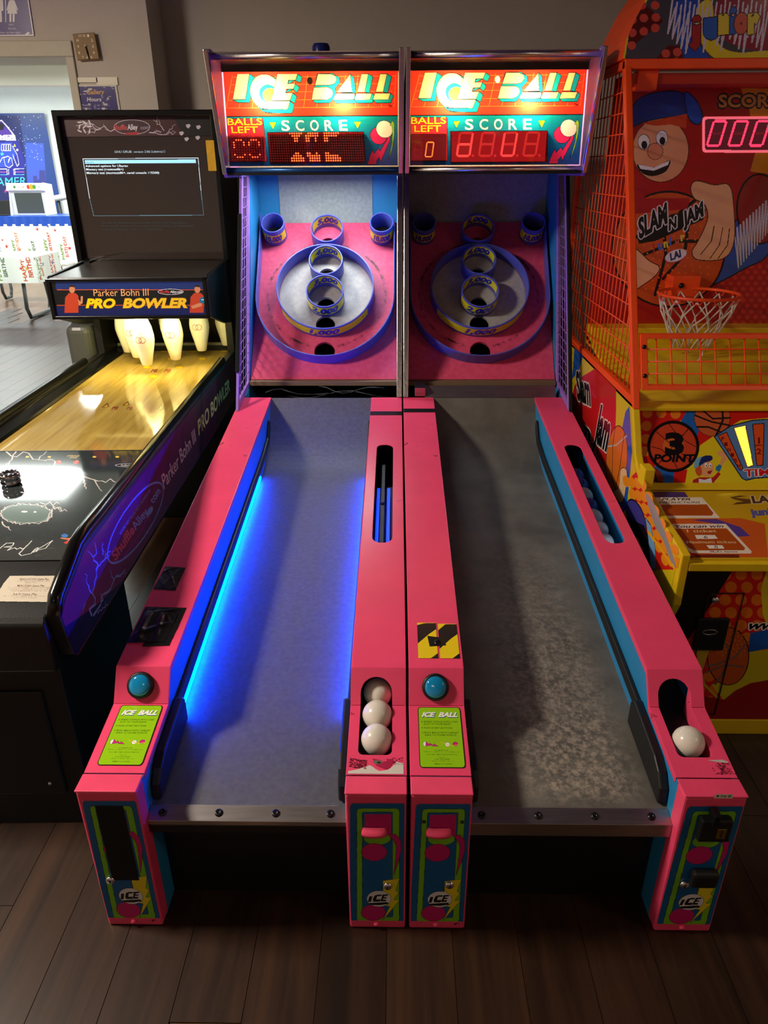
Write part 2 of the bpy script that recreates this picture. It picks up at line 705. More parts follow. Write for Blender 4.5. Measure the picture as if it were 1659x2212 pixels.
def board_mat():
    """pink target board, worn pale grey inside the big ring, black scuff arc where balls roll"""
    m, N, L, b = nt('target_board')
    tc = N.new('ShaderNodeTexCoord')
    d = N.new('ShaderNodeVectorMath')
    d.operation = 'DISTANCE'
    L.new(tc.outputs['Object'], d.inputs[0])
    d.inputs[1].default_value = (0.37, 2.510, 1.145)
    n = N.new('ShaderNodeTexNoise')
    n.inputs['Scale'].default_value = 45
    n.inputs['Detail'].default_value = 8
    L.new(tc.outputs['Object'], n.inputs['Vector'])
    r1 = N.new('ShaderNodeMapRange')
    r1.inputs[1].default_value, r1.inputs[2].default_value = .228, .236
    L.new(d.outputs['Value'], r1.inputs[0])
    grey = N.new('ShaderNodeMix')
    grey.data_type = 'RGBA'
    grey.inputs[6].default_value = (*lin((138, 134, 130)), 1)
    grey.inputs[7].default_value = (*lin((190, 184, 178)), 1)
    L.new(n.outputs['Fac'], grey.inputs[0])
    pk = N.new('ShaderNodeMix')
    pk.data_type = 'RGBA'
    pk.inputs[6].default_value = (*lin((196, 44, 88)), 1)
    pk.inputs[7].default_value = (*lin((232, 92, 128)), 1)
    L.new(n.outputs['Fac'], pk.inputs[0])
    mx = N.new('ShaderNodeMix')
    mx.data_type = 'RGBA'
    L.new(r1.outputs[0], mx.inputs[0])
    L.new(grey.outputs[2], mx.inputs[6])
    L.new(pk.outputs[2], mx.inputs[7])
    # scuff arc, a stain with its own outline
    sub = N.new('ShaderNodeMath')
    sub.operation = 'SUBTRACT'
    L.new(d.outputs['Value'], sub.inputs[0])
    sub.inputs[1].default_value = .292
    ab = N.new('ShaderNodeMath')
    ab.operation = 'ABSOLUTE'
    L.new(sub.outputs[0], ab.inputs[0])
    r2 = N.new('ShaderNodeMapRange')
    r2.inputs[1].default_value, r2.inputs[2].default_value = .010, .002
    L.new(ab.outputs[0], r2.inputs[0])
    n2 = N.new('ShaderNodeTexNoise')
    n2.inputs['Scale'].default_value = 16
    n2.inputs['Detail'].default_value = 8
    n2.inputs['Roughness'].default_value = .8
    L.new(tc.outputs['Object'], n2.inputs['Vector'])
    r3 = N.new('ShaderNodeMapRange')
    r3.inputs[1].default_value, r3.inputs[2].default_value = .48, .58
    L.new(n2.outputs['Fac'], r3.inputs[0])
    ml = N.new('ShaderNodeMath')
    ml.operation = 'MULTIPLY'
    L.new(r2.outputs[0], ml.inputs[0])
    L.new(r3.outputs[0], ml.inputs[1])
    mx2 = N.new('ShaderNodeMix')
    mx2.data_type = 'RGBA'
    L.new(ml.outputs[0], mx2.inputs[0])
    L.new(mx.outputs[2], mx2.inputs[6])
    mx2.inputs[7].default_value = (*lin((40, 22, 30)), 1)
    L.new(mx2.outputs[2], b.inputs['Base Color'])
    b.inputs['Roughness'].default_value = .5
    return m


BOARD = board_mat()


def wood(name, c0, c1, rough, along='y', rnd=True, scale=1.0):
    m, N, L, b = nt(name)
    tc = N.new('ShaderNodeTexCoord')
    oi = N.new('ShaderNodeObjectInfo')
    mp = N.new('ShaderNodeMapping')
    mp.inputs['Scale'].default_value = ((14, 1.1, 14) if along == 'y' else (1.1, 14, 14))
    L.new(tc.outputs['Object'], mp.inputs[0])
    mu = N.new('ShaderNodeMath')
    mu.operation = 'MULTIPLY'
    mu.inputs[1].default_value = 37.0
    L.new(oi.outputs['Random'], mu.inputs[0])
    n = N.new('ShaderNodeTexNoise')
    n.noise_dimensions = '4D'
    n.inputs['Scale'].default_value = 1.3 * scale
    n.inputs['Detail'].default_value = 9
    n.inputs['Roughness'].default_value = .62
    n.inputs['Distortion'].default_value = .7
    L.new(mp.outputs[0], n.inputs['Vector'])
    L.new(mu.outputs[0], n.inputs['W'])
    cr = N.new('ShaderNodeValToRGB')
    cr.color_ramp.elements[0].position, cr.color_ramp.elements[1].position = .32, .72
    cr.color_ramp.elements[0].color = (*lin(c0), 1)
    cr.color_ramp.elements[1].color = (*lin(c1), 1)
    L.new(n.outputs['Fac'], cr.inputs[0])
    mr = N.new('ShaderNodeMapRange')
    mr.inputs[3].default_value, mr.inputs[4].default_value = .72, 1.25
    L.new(oi.outputs['Random'], mr.inputs[0])
    mx = N.new('ShaderNodeMix')
    mx.data_type = 'RGBA'
    mx.blend_type = 'MULTIPLY'
    mx.inputs[0].default_value = 1
    L.new(cr.outputs[0], mx.inputs[6])
    L.new(mr.outputs[0], mx.inputs[7])
    L.new(mx.outputs[2] if rnd else cr.outputs[0], b.inputs['Base Color'])
    b.inputs['Roughness'].default_value = rough
    bp = N.new('ShaderNodeBump')
    bp.inputs['Strength'].default_value = .12
    bp.inputs['Distance'].default_value = .002
    L.new(n.outputs['Fac'], bp.inputs['Height'])
    L.new(bp.outputs[0], b.inputs['Normal'])
    return m


PLANK = wood('floor_wood', (30, 18, 12), (62, 40, 26), 0.36)
LANEWOOD = wood('lane_wood', (168, 134, 58), (220, 188, 96), 0.06, scale=1.4)
WALL = mat('wall_paint', (204, 193, 182), 0.75, noise=0.03, nscale=5, bump=0.25, bscale=160)
TRIMP = mat('trim_paint', (196, 188, 170), 0.5, noise=0.03)
WHITE = mat('white_wall', (236, 240, 236), 0.7, noise=0.02)
CEIL = mat('ceiling_paint', (120, 116, 112), 0.8, noise=0.04)

# ------------------------------------------------------------------ the setting
floor = MB().box((-9, -5, -0.06), (4, 15, -0.004)).build('floor', wood('floor_wood_far', (70, 48, 34), (128, 94, 68), 0.28, rnd=False))
prop(floor, kind='structure')
pw, plen = .16, 1.2
pm = MB().box((-pw / 2 + .0009, -plen / 2 + .0009, -.010), (pw / 2 - .0009, plen / 2 - .0009, 0)).mesh('plank')
pm.materials.append(PLANK)
for c in range(-40, 15):
    x = c * pw + .03
    for r_ in range(8):
        y = -.55 + r_ * plen + (c * 5 % 7) / 7 * plen * .9
        if x > -1.5 and y > 1.9: continue
        if y > 8.4 or (x < -3.2 and y < 1.4): continue
        o = link('plank', pm, floor, .0, (x, y, 0))
prop(MB().box((-1.37, 3.75, 0), (3.6, 3.95, 3.0)).build('wall_back', WALL), kind='structure')
WL = MB()
WL.box((-1.84, 3.45, 0), (-1.37, 3.75, 3.0))                      # pier beside the opening
WL.box((-3.7, 3.45, 2.29), (-1.84, 3.75, 3.0))                    # header over the opening
WL.box((-4.6, 3.45, 0), (-3.7, 3.75, 3.0))
prop(WL.build('wall_partition', WALL), kind='structure')
T1 = MB().box((-3.74, 3.435, 2.27), (-1.80, 3.45, 2.345)).box((-3.72, 3.44, 2.29 - .02), (-1.82, 3.76, 2.29)).box((-1.845, 3.435, 0), (-1.80, 3.45, 2.27))
prop(T1.build('trim_1', TRIMP, None, .004), kind='structure')
prop(MB().box((3.6, -4.5, 0), (3.8, 3.95, 3.0)).build('wall_right', WALL), kind='structure')
prop(MB().box((-4.6, -4.7, 0), (3.8, -4.5, 3.0)).build('wall_front', WALL), kind='structure')
prop(MB().box((-4.8, -4.7, 0), (-4.6, 3.45, 3.0)).build('wall_left', WALL), kind='structure')
prop(MB().box((-4.8, -4.7, 3.0), (3.8, 3.95, 3.1)).build('ceiling', CEIL), kind='structure')
# party room shell
PR = MB().box((-9, 14.0, 0), (-2.0, 14.2, 3.1)).box((-9.2, 3.75, 0), (-9, 14.2, 3.1)).box((-4.85, 13.1, 0), (-4.6, 14.0, 3.1))
prop(PR.build('wall_party_room', WHITE), kind='structure')
prop(MB().box((-2.0, 3.95, 0), (-1.8, 14.2, 3.1)).build('wall_party_side', WHITE), kind='structure')
prop(MB().box((-9.2, 3.75, 3.1), (-1.8, 14.2, 3.2)).build('ceiling_party_room', mat('party_ceiling', (222, 224, 216), .8)), kind='structure')
for k, y in enumerate((5.2, 7.7, 8.3, 11.0)):
    o = MB().box((-9, y, 2.84), (-2.0, y + .22, 3.1)).build('trim_2' if k == 0 else 'trim_%d' % (k + 2), mat('beam_paint', (206, 204, 194), .7), None, .01)
    prop(o, kind='structure')

# lamp fixtures
FIX = mat('lamp_diffuser', (255, 244, 225), .5, emit=(255, 214, 168), es=2.0)
WFIX = mat('panel_diffuser', (255, 255, 255), .5, emit=(245, 255, 250), es=4.0)
for k, (loc, e, c) in enumerate(LAMPS):
    t = thing('ceiling_lamp', ['square ceiling lamp over the bowling game side of the room', 'unseen square lamp added by the right-hand wall', 'unseen square fill lamp added behind the viewer'][k], 'lamp', (loc[0], loc[1], 2.94), 0, 'ceiling lamps')
    MB().box((-.3, -.3, .02), (.3, .3, .06)).build('housing', TRIMP, t, .004)
    MB().box((-.275, -.275, .004), (.275, .275, .019)).build('diffuser', FIX, t)
for k, (x, y) in enumerate(PANELS):
    t = thing('light_panel', 'white fluorescent ceiling panel in the party room, %s row, %s' % (('nearest', 'nearest', 'middle', 'middle', 'far', 'far')[k], ('right', 'left')[k % 2]), 'lamp', (x, y, 2.99), 0, 'party room light panels')
    MB().box((-.6, -.33, .03), (.6, .33, .11)).build('housing', TRIMP, t)
    MB().box((-.58, -.31, .008), (.58, .31, .03)).build('diffuser', WFIX, t)

# ------------------------------------------------------------------ alley roller games
CS, SN = .669, .743                                # slope of the target board
LG = crop(870, 90, 3.606)                          # marquee crop of the right-hand game


def marquee_art(kind):
    W_, H_ = .70, .345
    xl = lambda y: 105 - 15 * (y - 240) / 720
    xr = lambda y: 1455 - 55 * (y - 240) / 720
    T = lambda x, y: ((x - xl(y)) / (xr(y) - xl(y)) * W_, (960 - y) / 720 * H_)
    A = Art(0, 0, W_, H_, .00125, (238, 54, 36), T)
    OG, CR, TE, BK = (255, 140, 36), (255, 212, 132), (20, 150, 148), (16, 24, 28)
    for i in range(14):                                                     # grid behind the letters
        A.line([(175 + i * 97, 275), (105 + i * 100, 512)], .0016, OG)
    for y in (285, 340, 395, 455, 512): A.line([(185 - (y - 275) * .3, y), (1440 - (y - 275) * .35, y)], .0016, OG)
    lw = .0022

    def blk(p, c): A.poly(p, c, BK, lw)
    # I
    blk([(308, 262), (350, 290), (290, 472), (197, 472), (160, 452), (260, 452)], TE)
    blk([(213, 262), (308, 262), (260, 452), (160, 452)], CR)
    # C
    A.ell(440, 412, 118, 142, TE, BK, lw)
    blk([(380, 525), (580, 525), (605, 465), (636, 490), (612, 556), (480, 554), (410, 545)], TE)
    A.ell(420, 395, 119, 130, CR, BK, lw)
    A.ell(440, 408, 68, 66, TE, BK, lw)
    A.ell(455, 420, 58, 52, OG)
    blk([(430, 462), (606, 462), (580, 526), (400, 522), (360, 500)], CR)
    A.poly([(440, 466), (600, 466), (590, 480), (420, 480)], CR)
    # E
    for p in ([(680, 265), (715, 290), (695, 330), (655, 312), (610, 335), (598, 328), (612, 310)], [(655, 335), (686, 362), (664, 402), (635, 378), (585, 400), (578, 392)], [(632, 402), (660, 430), (640, 480), (604, 460)]): blk(p, TE)
    blk([(523, 265), (680, 265), (660, 310), (605, 310), (597, 335), (655, 335), (638, 376), (583, 376), (574, 402), (632, 402), (604, 460), (460, 460)], CR)
    # B
    blk([(830, 265), (950, 262), (1000, 295), (1002, 330), (960, 372), (965, 430), (910, 480), (800, 480), (775, 455)], TE)
    blk([(836, 266), (930, 266), (970, 280), (978, 312), (955, 340), (915, 350), (806, 350)], CR)
    blk([(798, 362), (905, 362), (936, 380), (942, 408), (925, 438), (890, 456), (772, 456)], CR)
    # A
    blk([(1085, 268), (1112, 295), (1118, 408), (970, 402)], TE)
    blk([(1085, 268), (1090, 402), (968, 402)], CR)
    blk([(962, 410), (1108, 410), (1118, 482), (960, 482), (935, 456)], TE)
    blk([(964, 410), (1108, 410), (1098, 456), (934, 456)], CR)
    # L L
    for dx in (0, 143):
        blk([(1225 + dx, 268), (1260 + dx, 290), (1222 + dx, 408), (1185 + dx, 402)], TE)
        blk([(1172 + dx, 268), (1226 + dx, 268), (1186 + dx, 402), (1128 + dx, 402)], CR)
        blk([(1242 + dx, 410), (1262 + dx, 432), (1240 + dx, 482), (1125 + dx, 482), (1100 + dx, 456), (1222 + dx, 456)], TE)
        blk([(1122 + dx, 410), (1242 + dx, 410), (1222 + dx, 458), (1102 + dx, 458)], CR)
    if kind == 'A': A.ell(770, 315, 20, 26, (30, 22, 18), BK, lw)
    else: A.ell(772, 315, 20, 26, (255, 240, 205))
    A.text('TM', (1360, 514), (1388, 514), (1360, 496), (60, 10, 8), .02)
    # lower band, teal running to blue as printed
    for i in range(12):
        t = i / 11
        A.rect(60, 577 + i * 32, 1480, 577 + (i + 1) * 32 + 2, (int(10 + 4 * t), int(128 - 62 * t), int(134 + 16 * t)))
    A.line([(60, 578), (1480, 578)], .003, BK)
    A.rect(98, 592, 384, 926, (206, 40, 52), BK, .0022)
    A.text('BALLS', (104, 640), (374, 640), (104, 588), (236, 200, 40), .012, 0, 1, (40, 30, 10), .0016)
    A.text('LEFT', (128, 700), (335, 700), (128, 650), (236, 200, 40), .012, 0, 1, (40, 30, 10), .0016)
    for x in (428, 1084): A.poly([(x, 622), (x + 54, 622), (x + 27, 676)], (244, 226, 30), BK, .0015)
    for i, ch in enumerate('SCORE'):
        xx = 520 + i * 112
        A.text(ch, (xx, 686), (xx + 66, 686), (xx, 604), (250, 236, 214), .016, 0, 1, BK, .0018)
    A.rect(408, 698, 1154, 938, (120, 8, 14), BK, .0025)
    # ball-and-flame picture
    A.ell(1268, 730, 64, 66, (214, 40, 96), BK, .0018)
    A.poly([(1165, 952), (1190, 880), (1216, 838), (1222, 868), (1262, 825), (1270, 850), (1330, 760), (1348, 700), (1368, 690), (1352, 770), (1310, 850), (1270, 930), (1262, 895), (1238, 920), (1236, 952)], (214, 40, 96), BK, .0018)
    A.ell(1318, 680, 64, 66, (250, 236, 214), BK, .0018)
    A.poly([(1362, 650), (1385, 615), (1398, 640), (1392, 720), (1366, 830), (1330, 920), (1368, 790), (1380, 690), (1376, 650)], (150, 200, 40), BK, .0014)
    return A, T


def seg7(A, x0, y0, x1, y1, on, con, coff, w_, slant=.12, chars='0'):
    """one seven-segment digit in the art's own coordinates; y1 above y0"""
    h = y1 - y0
    X = lambda t, y: x0 + (x1 - x0) * t + slant * (y - y0)
    ym = (y0 + y1) / 2
    S = {'a': ((.12, y1), (.88, y1)), 'b': ((1, y1 - .06 * h), (1, ym + .04 * h)), 'c': ((1, ym - .04 * h), (1, y0 + .06 * h)), 'd': ((.12, y0), (.88, y0)),
         'e': ((0, ym - .04 * h), (0, y0 + .06 * h)), 'f': ((0, y1 - .06 * h), (0, ym + .04 * h)), 'g': ((.14, ym), (.86, ym))}
    for k, (p, q) in S.items():
        A.line([(X(p[0], p[1]), p[1]), (X(q[0], q[1]), q[1])], w_, con if k in on else coff)


def front_sticker(kind):
    """printed door sticker on the front posts, traced on the post just left of the middle gap"""
    pl = Plane((-.142, 0, 0), (1, 0, 0), (0, 0, 1))
    T = via(pl, crop(720, 1380, 3.352))
    A = Art(0.004, .03, .133, .43, .0008, None, T)
    BL, GR, MG, YE, BK = (14, 92, 150), (122, 186, 26), (196, 26, 108), (226, 206, 32), (12, 18, 26)
    A.rrect(122, 1190, 524, 2075, 26, BL)
    A.rrect(170, 1226, 478, 2048, 24, GR, BK, .0011)
    A.rrect(210, 1252, 430, 2012, 8, BL, BK, .0011)
    A.ell(318, 1445, 98, 45, GR, BK, .001)
    A.rect(228, 1268, 418, 1420, MG)
    A.ell(296, 1543, 93, 64, MG, BK, .001)
    A.poly([(400, 1420), (450, 1412), (486, 1450), (492, 1530), (462, 1640), (438, 1712), (450, 1600), (456, 1500), (440, 1460)], MG, BK, .001)
    A.ell(290, 1980, 88, 58, MG, BK, .001)
    A.poly([(358, 1750), (480, 1733), (452, 1822), (474, 1835), (438, 1888), (480, 1890), (360, 2035), (408, 1935), (372, 1930), (400, 1850), (358, 1850)], YE, BK, .001)
    A.ell(330, 1880, 88, 58, (222, 220, 220), BK, .001)
    for (p) in ([(262, 1862), (284, 1862), (272, 1902), (250, 1902)], [(322, 1850), (352, 1850), (350, 1860), (318, 1862), (310, 1885), (344, 1884), (336, 1902), (290, 1902), (286, 1884), (300, 1856)], [(358, 1848), (398, 1848), (394, 1858), (370, 1860), (366, 1868), (388, 1868), (384, 1878), (362, 1878), (358, 1886), (384, 1886), (380, 1898), (340, 1900)]): A.poly(p, BK)
    A.poly([(258, 1912), (390, 1904), (408, 1920), (380, 1920), (340, 1926), (270, 1924)], BK)
    return A


def instr_art():
    """yellow-green instruction plate, traced on the right-hand game's left rail"""
    pl = LOWPL_B
    T = via(pl, crop(720, 1380, 3.352))
    c = [T(600, 405), T(905, 405), T(950, 838), T(618, 838)]
    u0, u1 = .021, .127
    v1 = section(0)[0] - .006
    v0 = v1 - .182
    A = Art(u0, v0, u1, v1, .0006, None)
    w_, h_ = u1 - u0, v1 - v0
    P = lambda x, y: (u0 + x * w_, v0 + y * h_)
    A.poly([P(*p) for p in rr(0, 0, 1, 1, .06)], (16, 40, 10))
    A.poly([P(*p) for p in rr(.015, .01, .985, .99, .055)], (150, 204, 22))
    DK, NV = (26, 66, 22), (18, 84, 120)
    for dx, dy, c_ in ((.012, -.012, NV), (0, 0, (246, 246, 236))):
        A.text('ICE', P(.08 + dx, .83 + dy), P(.42 + dx, .83 + dy), P(.08 + dx, .91 + dy), c_, .05, .35)
        A.text('BALL', P(.47 + dx, .83 + dy), P(.93 + dx, .83 + dy), P(.47 + dx, .91 + dy), c_, .05, .35)
    for y, x1, s_ in ((.73, .92, 'INSERT COIN(S) INTO COIN'), (.69, .76, 'SLOT TO YOUR RIGHT.'), (.625, .78, 'PUSH START BUTTON.'), (.545, .92, 'ROLL BALLS INTO TARGET'), (.505, .86, 'AREA TO SCORE POINTS.')):
        A.text(s_, P(.13, y), P(x1, y), P(.13, y + .026), DK, .01, .2)
    for y in (.74, .637, .556): A.ell(*P(.09, y), .012 * w_, .012 * w_, DK)
    A.ell(*P(.14, .37), .05 * w_, .04 * h_, (240, 240, 230), DK, .0006)
    A.poly([P(.16, .41), P(.25, .36), P(.24, .39), P(.33, .35), P(.33, .38), P(.44, .33), P(.3, .335), P(.3, .35), P(.15, .335)], (206, 40, 130), DK, .0005)
    A.ell(*P(.64, .365), .06 * w_, .035 * h_, (240, 240, 230), DK, .0005)
    A.ell(*P(.82, .372), .06 * w_, .035 * h_, (206, 40, 130), DK, .0005)
    A.line([P(.5, .40), P(.6, .37), P(.75, .345), P(.9, .36)], .0016, (226, 200, 40))
    for y, x0, x1, s_ in ((.262, .34, .64, 'COPYRIGHT 1990'), (.236, .1, .9, 'INNOVATIVE CONCEPTS IN ENTERTAINMENT INC.'), (.196, .16, .84, 'U.S.A. AND FOREIGN PATENTS PENDING'), (.15, .43, .58, 'I.C.E. INC.'), (.122, .34, .68, '10123 MAIN STREET'), (.095, .24, .76, 'CLARENCE, NEW YORK 14031 U.S.A.'), (.05, .32, .7, 'TELEPHONE 716-759-0370')):
        A.text(s_, P(x0, y), P(x1, y), P(x0, y + .016), DK, 0)
    return A


TP = [(.056, .4534), (.262, .480), (.316, .556), (2.06, .753)]       # side-on outline of the rail tops


def section(i):
    (y0, z0), (y1, z1) = TP[i], TP[i + 1]
    l = math.hypot(y1 - y0, z1 - z0)
    c_, s_ = (y1 - y0) / l, (z1 - z0) / l
    return l, (lambda x0: (lambda u, v, h: (x0 + u, y0 + c_ * v - s_ * h, z0 + s_ * v + c_ * h))), (c_, s_)


def secplane(i, x0, lift=0.0):
    (y0, z0) = TP[i]
    l, f, (c_, s_) = section(i)
    return Plane((x0, y0 - s_ * lift, z0 + c_ * lift), (1, 0, 0), (0, c_, s_))


LOWPL_B = secplane(0, .005)


def rail_cover(root, x0, tray):
    mb = MB()
    W_ = .137
    for i in range(3):
        l, f, _ = section(i)
        fn = f(x0)
        out, holes = [(0, 0), (W_, 0), (W_, l), (0, l)], []
        if tray and i == 0:
            r = .014
            arc = [(.104 - r + r * math.cos(a), .056 + r + r * math.sin(a)) for a in [math.radians(-90 + 15 * k) for k in range(7)]]
            arc2 = [(.024 + r + r * math.cos(a), .056 + r + r * math.sin(a)) for a in [math.radians(180 + 15 * k) for k in range(7)]]
            out = [(0, 0), (W_, 0), (W_, l), (.104, l)] + arc[::-1] + arc2[::-1] + [(.024, l), (0, l)]
        if tray and i == 1:
            arch = [(.064 + .04 * math.cos(a), .030 + .04 * math.sin(a)) for a in [math.radians(15 * k) for k in range(13)]]
            out = [(0, 0), (.024, 0)] + arch[::-1] + [(.104, 0), (W_, 0), (W_, l), (0, l)]
        if tray and i == 2:
            holes = [rr(.036, .566, .101, 1.270, .030)]
        mb.plate(out, holes, fn, .004)
    lip = [(y, z) for y, z in TP] + [(y, z - .016) for y, z in reversed(TP)]
    mb.prism(lip, x0 - .0015, x0 + .001).prism(lip, x0 + W_ - .001, x0 + W_ + .0015)
    return mb.build('rail_cover', PINK, root, .0012)


def lane_profile():
    P = [(.05, .345), (.4, .380), (.9, .430), (1.4, .480), (1.70, .510)]
    a, b, c_, d = (1.70, .510), (1.86, .526), (1.94, .60), (2.055, .752)
    for k in range(1, 13):
        t = k / 12
        P.append(tuple((1 - t) ** 3 * a[i] + 3 * (1 - t) ** 2 * t * b[i] + 3 * (1 - t) * t * t * c_[i] + t ** 3 * d[i] for i in range(2)))
    return P


def lane_z(y): return .34 + .1 * y


def brd(u, t, h=0.0): return (u, 2.2 + CS * t - SN * h, .8 + SN * t + CS * h)


def ring(root, name, u, t, R, H, wall=.0055, seg=56):
    mb = MB()
    vs = []
    for r, h in ((R, 0), (R, H), (R - wall, H), (R - wall, 0)):
        vs += [brd(u + r * math.cos(2 * PI * k / seg), t + r * math.sin(2 * PI * k / seg), h) for k in range(seg)]
    fs = [((i % 4) * seg + k, (i % 4) * seg + (k + 1) % seg, ((i + 1) % 4) * seg + (k + 1) % seg, ((i + 1) % 4) * seg + k) for i in range(4) for k in range(seg)]
    mb.add(vs, fs, False)
    o = mb.build(name, RINGB, root, .0012)
    for p in o.data.polygons: p.use_smooth = abs(p.normal.dot(Vector((0, -SN, CS)))) < .5
    return o


def ring_label(parent, txt, u, t, R, h0, h1, span, outer, tw, holes=True):
    w_ = 2 * span * R
    A = Art(-w_ / 2, h0, w_ / 2, h1, .0011, (234, 222, 30))
    hh = h1 - h0
    A.text(txt, (-tw / 2, h0 + hh * .14), (tw / 2, h0 + hh * .14), (-tw / 2, h0 + hh * .84), (36, 56, 160), .05, .25, 1.05, (60, 64, 100), .0011)
    if holes:
        for sx in (-1, 1): A.ell(sx * w_ * .42, (h0 + h1) / 2, .004, .004, (40, 40, 40))
    RR = R + .0008 if outer else R - .0055 - .0008

    def fn(x, h):
        a = (-PI / 2 + x / R) if outer else (PI / 2 - x / R)
        return brd(u + RR * math.cos(a), t + RR * math.sin(a), h)
    me = A.mesh('score_label', fn, maxrun=8)
    me.materials.append(PRINT)
    o = link('score_label', me, parent)
    o['label'] = 'yellow band reading %s in blue' % txt
    return o


def roller_game(kind, X0):
    lit = kind == 'A'
    root = thing('alley_roller_game', 'pink ball-rolling game with blue-glowing lane edges and dotted red score display' if lit else
                 'pink ball-rolling game with dusty grey unlit lane and red digit score display', 'arcade game', (X0, 0, 0), 0, 'pair of pink ball-rolling games')
    # --- left rail: closed box, right rail: hollow with ball trough
    side = [(.03, 0), (.03, .444)] + [(y, z - .0045) for y, z in TP] + [(2.06, 0)]
    MB().prism(side, .0005, .1365).build('rail_body', BLUE, root)
    mb = MB().prism(side, .6035, .6135).prism(side, .7295, .7395)
    mb.box((.6135, 2.03, 0), (.7295, 2.05, .70))
    mb.build('rail_body', BLUE, root)
    tz = lambda y: .40 + .112 * y
    MB().prism([(.035, tz(.035)), (2.0, tz(2.0)), (2.0, tz(2.0) - .012), (.035, tz(.035) - .012)], .614, .729).build('ball_trough', BLACK, root)
    MB().prism([(.10, .40), (.10, .452), (.262, .474), (.30, .53), (.30, .40)], .7085, .711).build('tray_liner', PINKD, root)
    MB().lathe([(.0, 0), (.017, 0), (.019, .01), (.017, .035), (.0, .036)], (.667, .106, tz(.106)), (0, 0, 1), 20).build('ball_stop', RUBBER, root)
    rail_cover(root, 0, False)
    rail_cover(root, .603, True)
    if lit:                                                      # guide bar inside the return slot
        MB().prism([(.5, .52), (1.75, .66), (1.75, .646), (.5, .506)], .661, .673).build('slot_rail', RUBBER, root)
        MB().lathe([(.0, 0), (.006, 0), (.006, .004), (0, .0045)], (.667, 1.22, .6015), (0, 0, 1), 12).build('screw', STEEL, root)
    # --- lane
    lp = lane_profile()
    prof = lp + [(y, z - .02) for y, z in reversed(lp)]
    ln = MB().prism(prof, .1365, .6035).build('lane', LANE_A if lit else LANE_B, root)
    for p in ln.data.polygons: p.use_smooth = False
    # cushions along the lane walls
    for s, xw in ((1, .1365), (-1, .6035)):
        mb = MB()
        st = [(y, lane_z(y) + .052) for y in (.30, .8, 1.3, 1.72)] + [(1.86, .592), (1.93, .655)]
        st = st + [(y, z + .034) for y, z in reversed(st)]
        a, b = sorted((xw, xw + s * .014))
        mb.prism(st, a, b)
        mb.build('lane_cushion', RUBBER, root, .006, None, 3)
        pad = [(.07, lane_z(.07) + .004), (.075, lane_z(.07) + .05), (.10, lane_z(.1) + .075), (.14, lane_z(.14) + .088), (.31, lane_z(.31) + .092), (.33, lane_z(.33) + .07), (.33, lane_z(.33) + .002)]
        a, b = sorted((xw, xw + s * .024))
        MB().prism(pad, a, b).build('corner_pad', RUBBER, root, .007, None, 3)
    # --- front lip
    MB().prism([(.024, .338), (.062, .3495), (.062, .346), (.027, .334), (.027, .300 if not lit else .325), (.024, .300 if not lit else .325)], .1375, .6025).build('front_lip', STEEL, root, .0008)
    if lit: MB().box((.1385, .026, .296), (.6015, .06, .324)).build('lip_pad', BLACK, root, .004)
    for fx in ((.07, .353, .64, .915) if lit else (.064, .344, .626, .906)):
        MB().lathe([(.0095, 0), (.0095, .002), (.007, .0045), (.0035, .0052), (.0035, .003), (0, .003)], (.137 + .466 * fx, .043, .3437), (0, -.28, .96), 16).build('lip_bolt', BOLT, root)
    MB().box((.138, .10, .0), (.602, .12, .33)).build('kick_panel', BLACK, root)
    MB().lathe([(.007, 0), (.006, .003), (0, .004)], (.385, .10, .225), (0, -1, 0), 12).build('kick_bolt', STEEL, root)
    # --- front posts with stickers
    art = front_sticker(kind)
    sm = art.mesh('door_sticker', lambda u, v: (u, -.0007, v))
    sm.materials.append(PRINT)
    for s, x0 in (('L', 0), ('R', .603)):
        post = MB().box((x0, 0, .002), (x0 + .137, .046, .4505)).build('front_post', PINKD, root, .005)
        MB().box((x0 - .001, -.002, .4515), (x0 + .138, .05, .4565)).build('post_cap', PINKD, root, .0022)
        o = link('door_sticker', sm, post, 0, (x0, 0, 0))
        o['label'] = 'blue, green and magenta cartoon ball sticker'
        MB().lathe([(.007, 0), (.0065, .004), (0, .006)], (x0 + .066, 0, .018), (0, -1, 0), 16).build('post_bolt', PINKD, post)
        ret = (lit and s == 'R') or (not lit and s == 'L')
        if ret:                                               # pressed coin-return lip
            mb = MB()
            n = 14
            vs, fs = [], []
            for j in range(4):
                q = j / 3
                for k in range(n + 1):
                    a = PI * k / n
                    vs.append((x0 + .064 + .030 * (1 - .12 * q) * math.cos(a) * (1 if j < 3 else .9), -.001 - (.016 * math.sin(a) ** .6 if 0 < k < n else 0) * (1 - .9 * q ** 2), .334 + .018 * q))
            for j in range(3):
                for k in range(n): fs.append((j * (n + 1) + k, j * (n + 1) + k + 1, (j + 1) * (n + 1) + k + 1, (j + 1) * (n + 1) + k))
            vs.append((x0 + .064, -.0005, .333))
            fs += [(len(vs) - 1, k + 1, k) for k in range(n)]
            mb.add(vs, fs, True)
            mb.build('coin_return_lip', PINKD, post)
        lpx = {('A', 'L'): (239.5, 1899), ('A', 'R'): (837.5, 1912), ('B', 'L'): (971, 1909.5), ('B', 'R'): (1477.5, 1908.5)}[(kind, s)]
        lx, lz = Plane((X0 + x0, 0, 0), (1, 0, 0), (0, 0, 1)).uv(*lpx)
        lk = MB().lathe([(.011, 0), (.011, .004), (.008, .007), (0, .007)], (x0 + lx, -.0005, lz), (0, -1, 0), 20).build('lock', CHROME, post)
        MB().box((x0 + lx - .0012, -.0085, lz - .005), (x0 + lx + .0012, -.0074, lz + .005)).build('keyhole', VOIDB, lk)
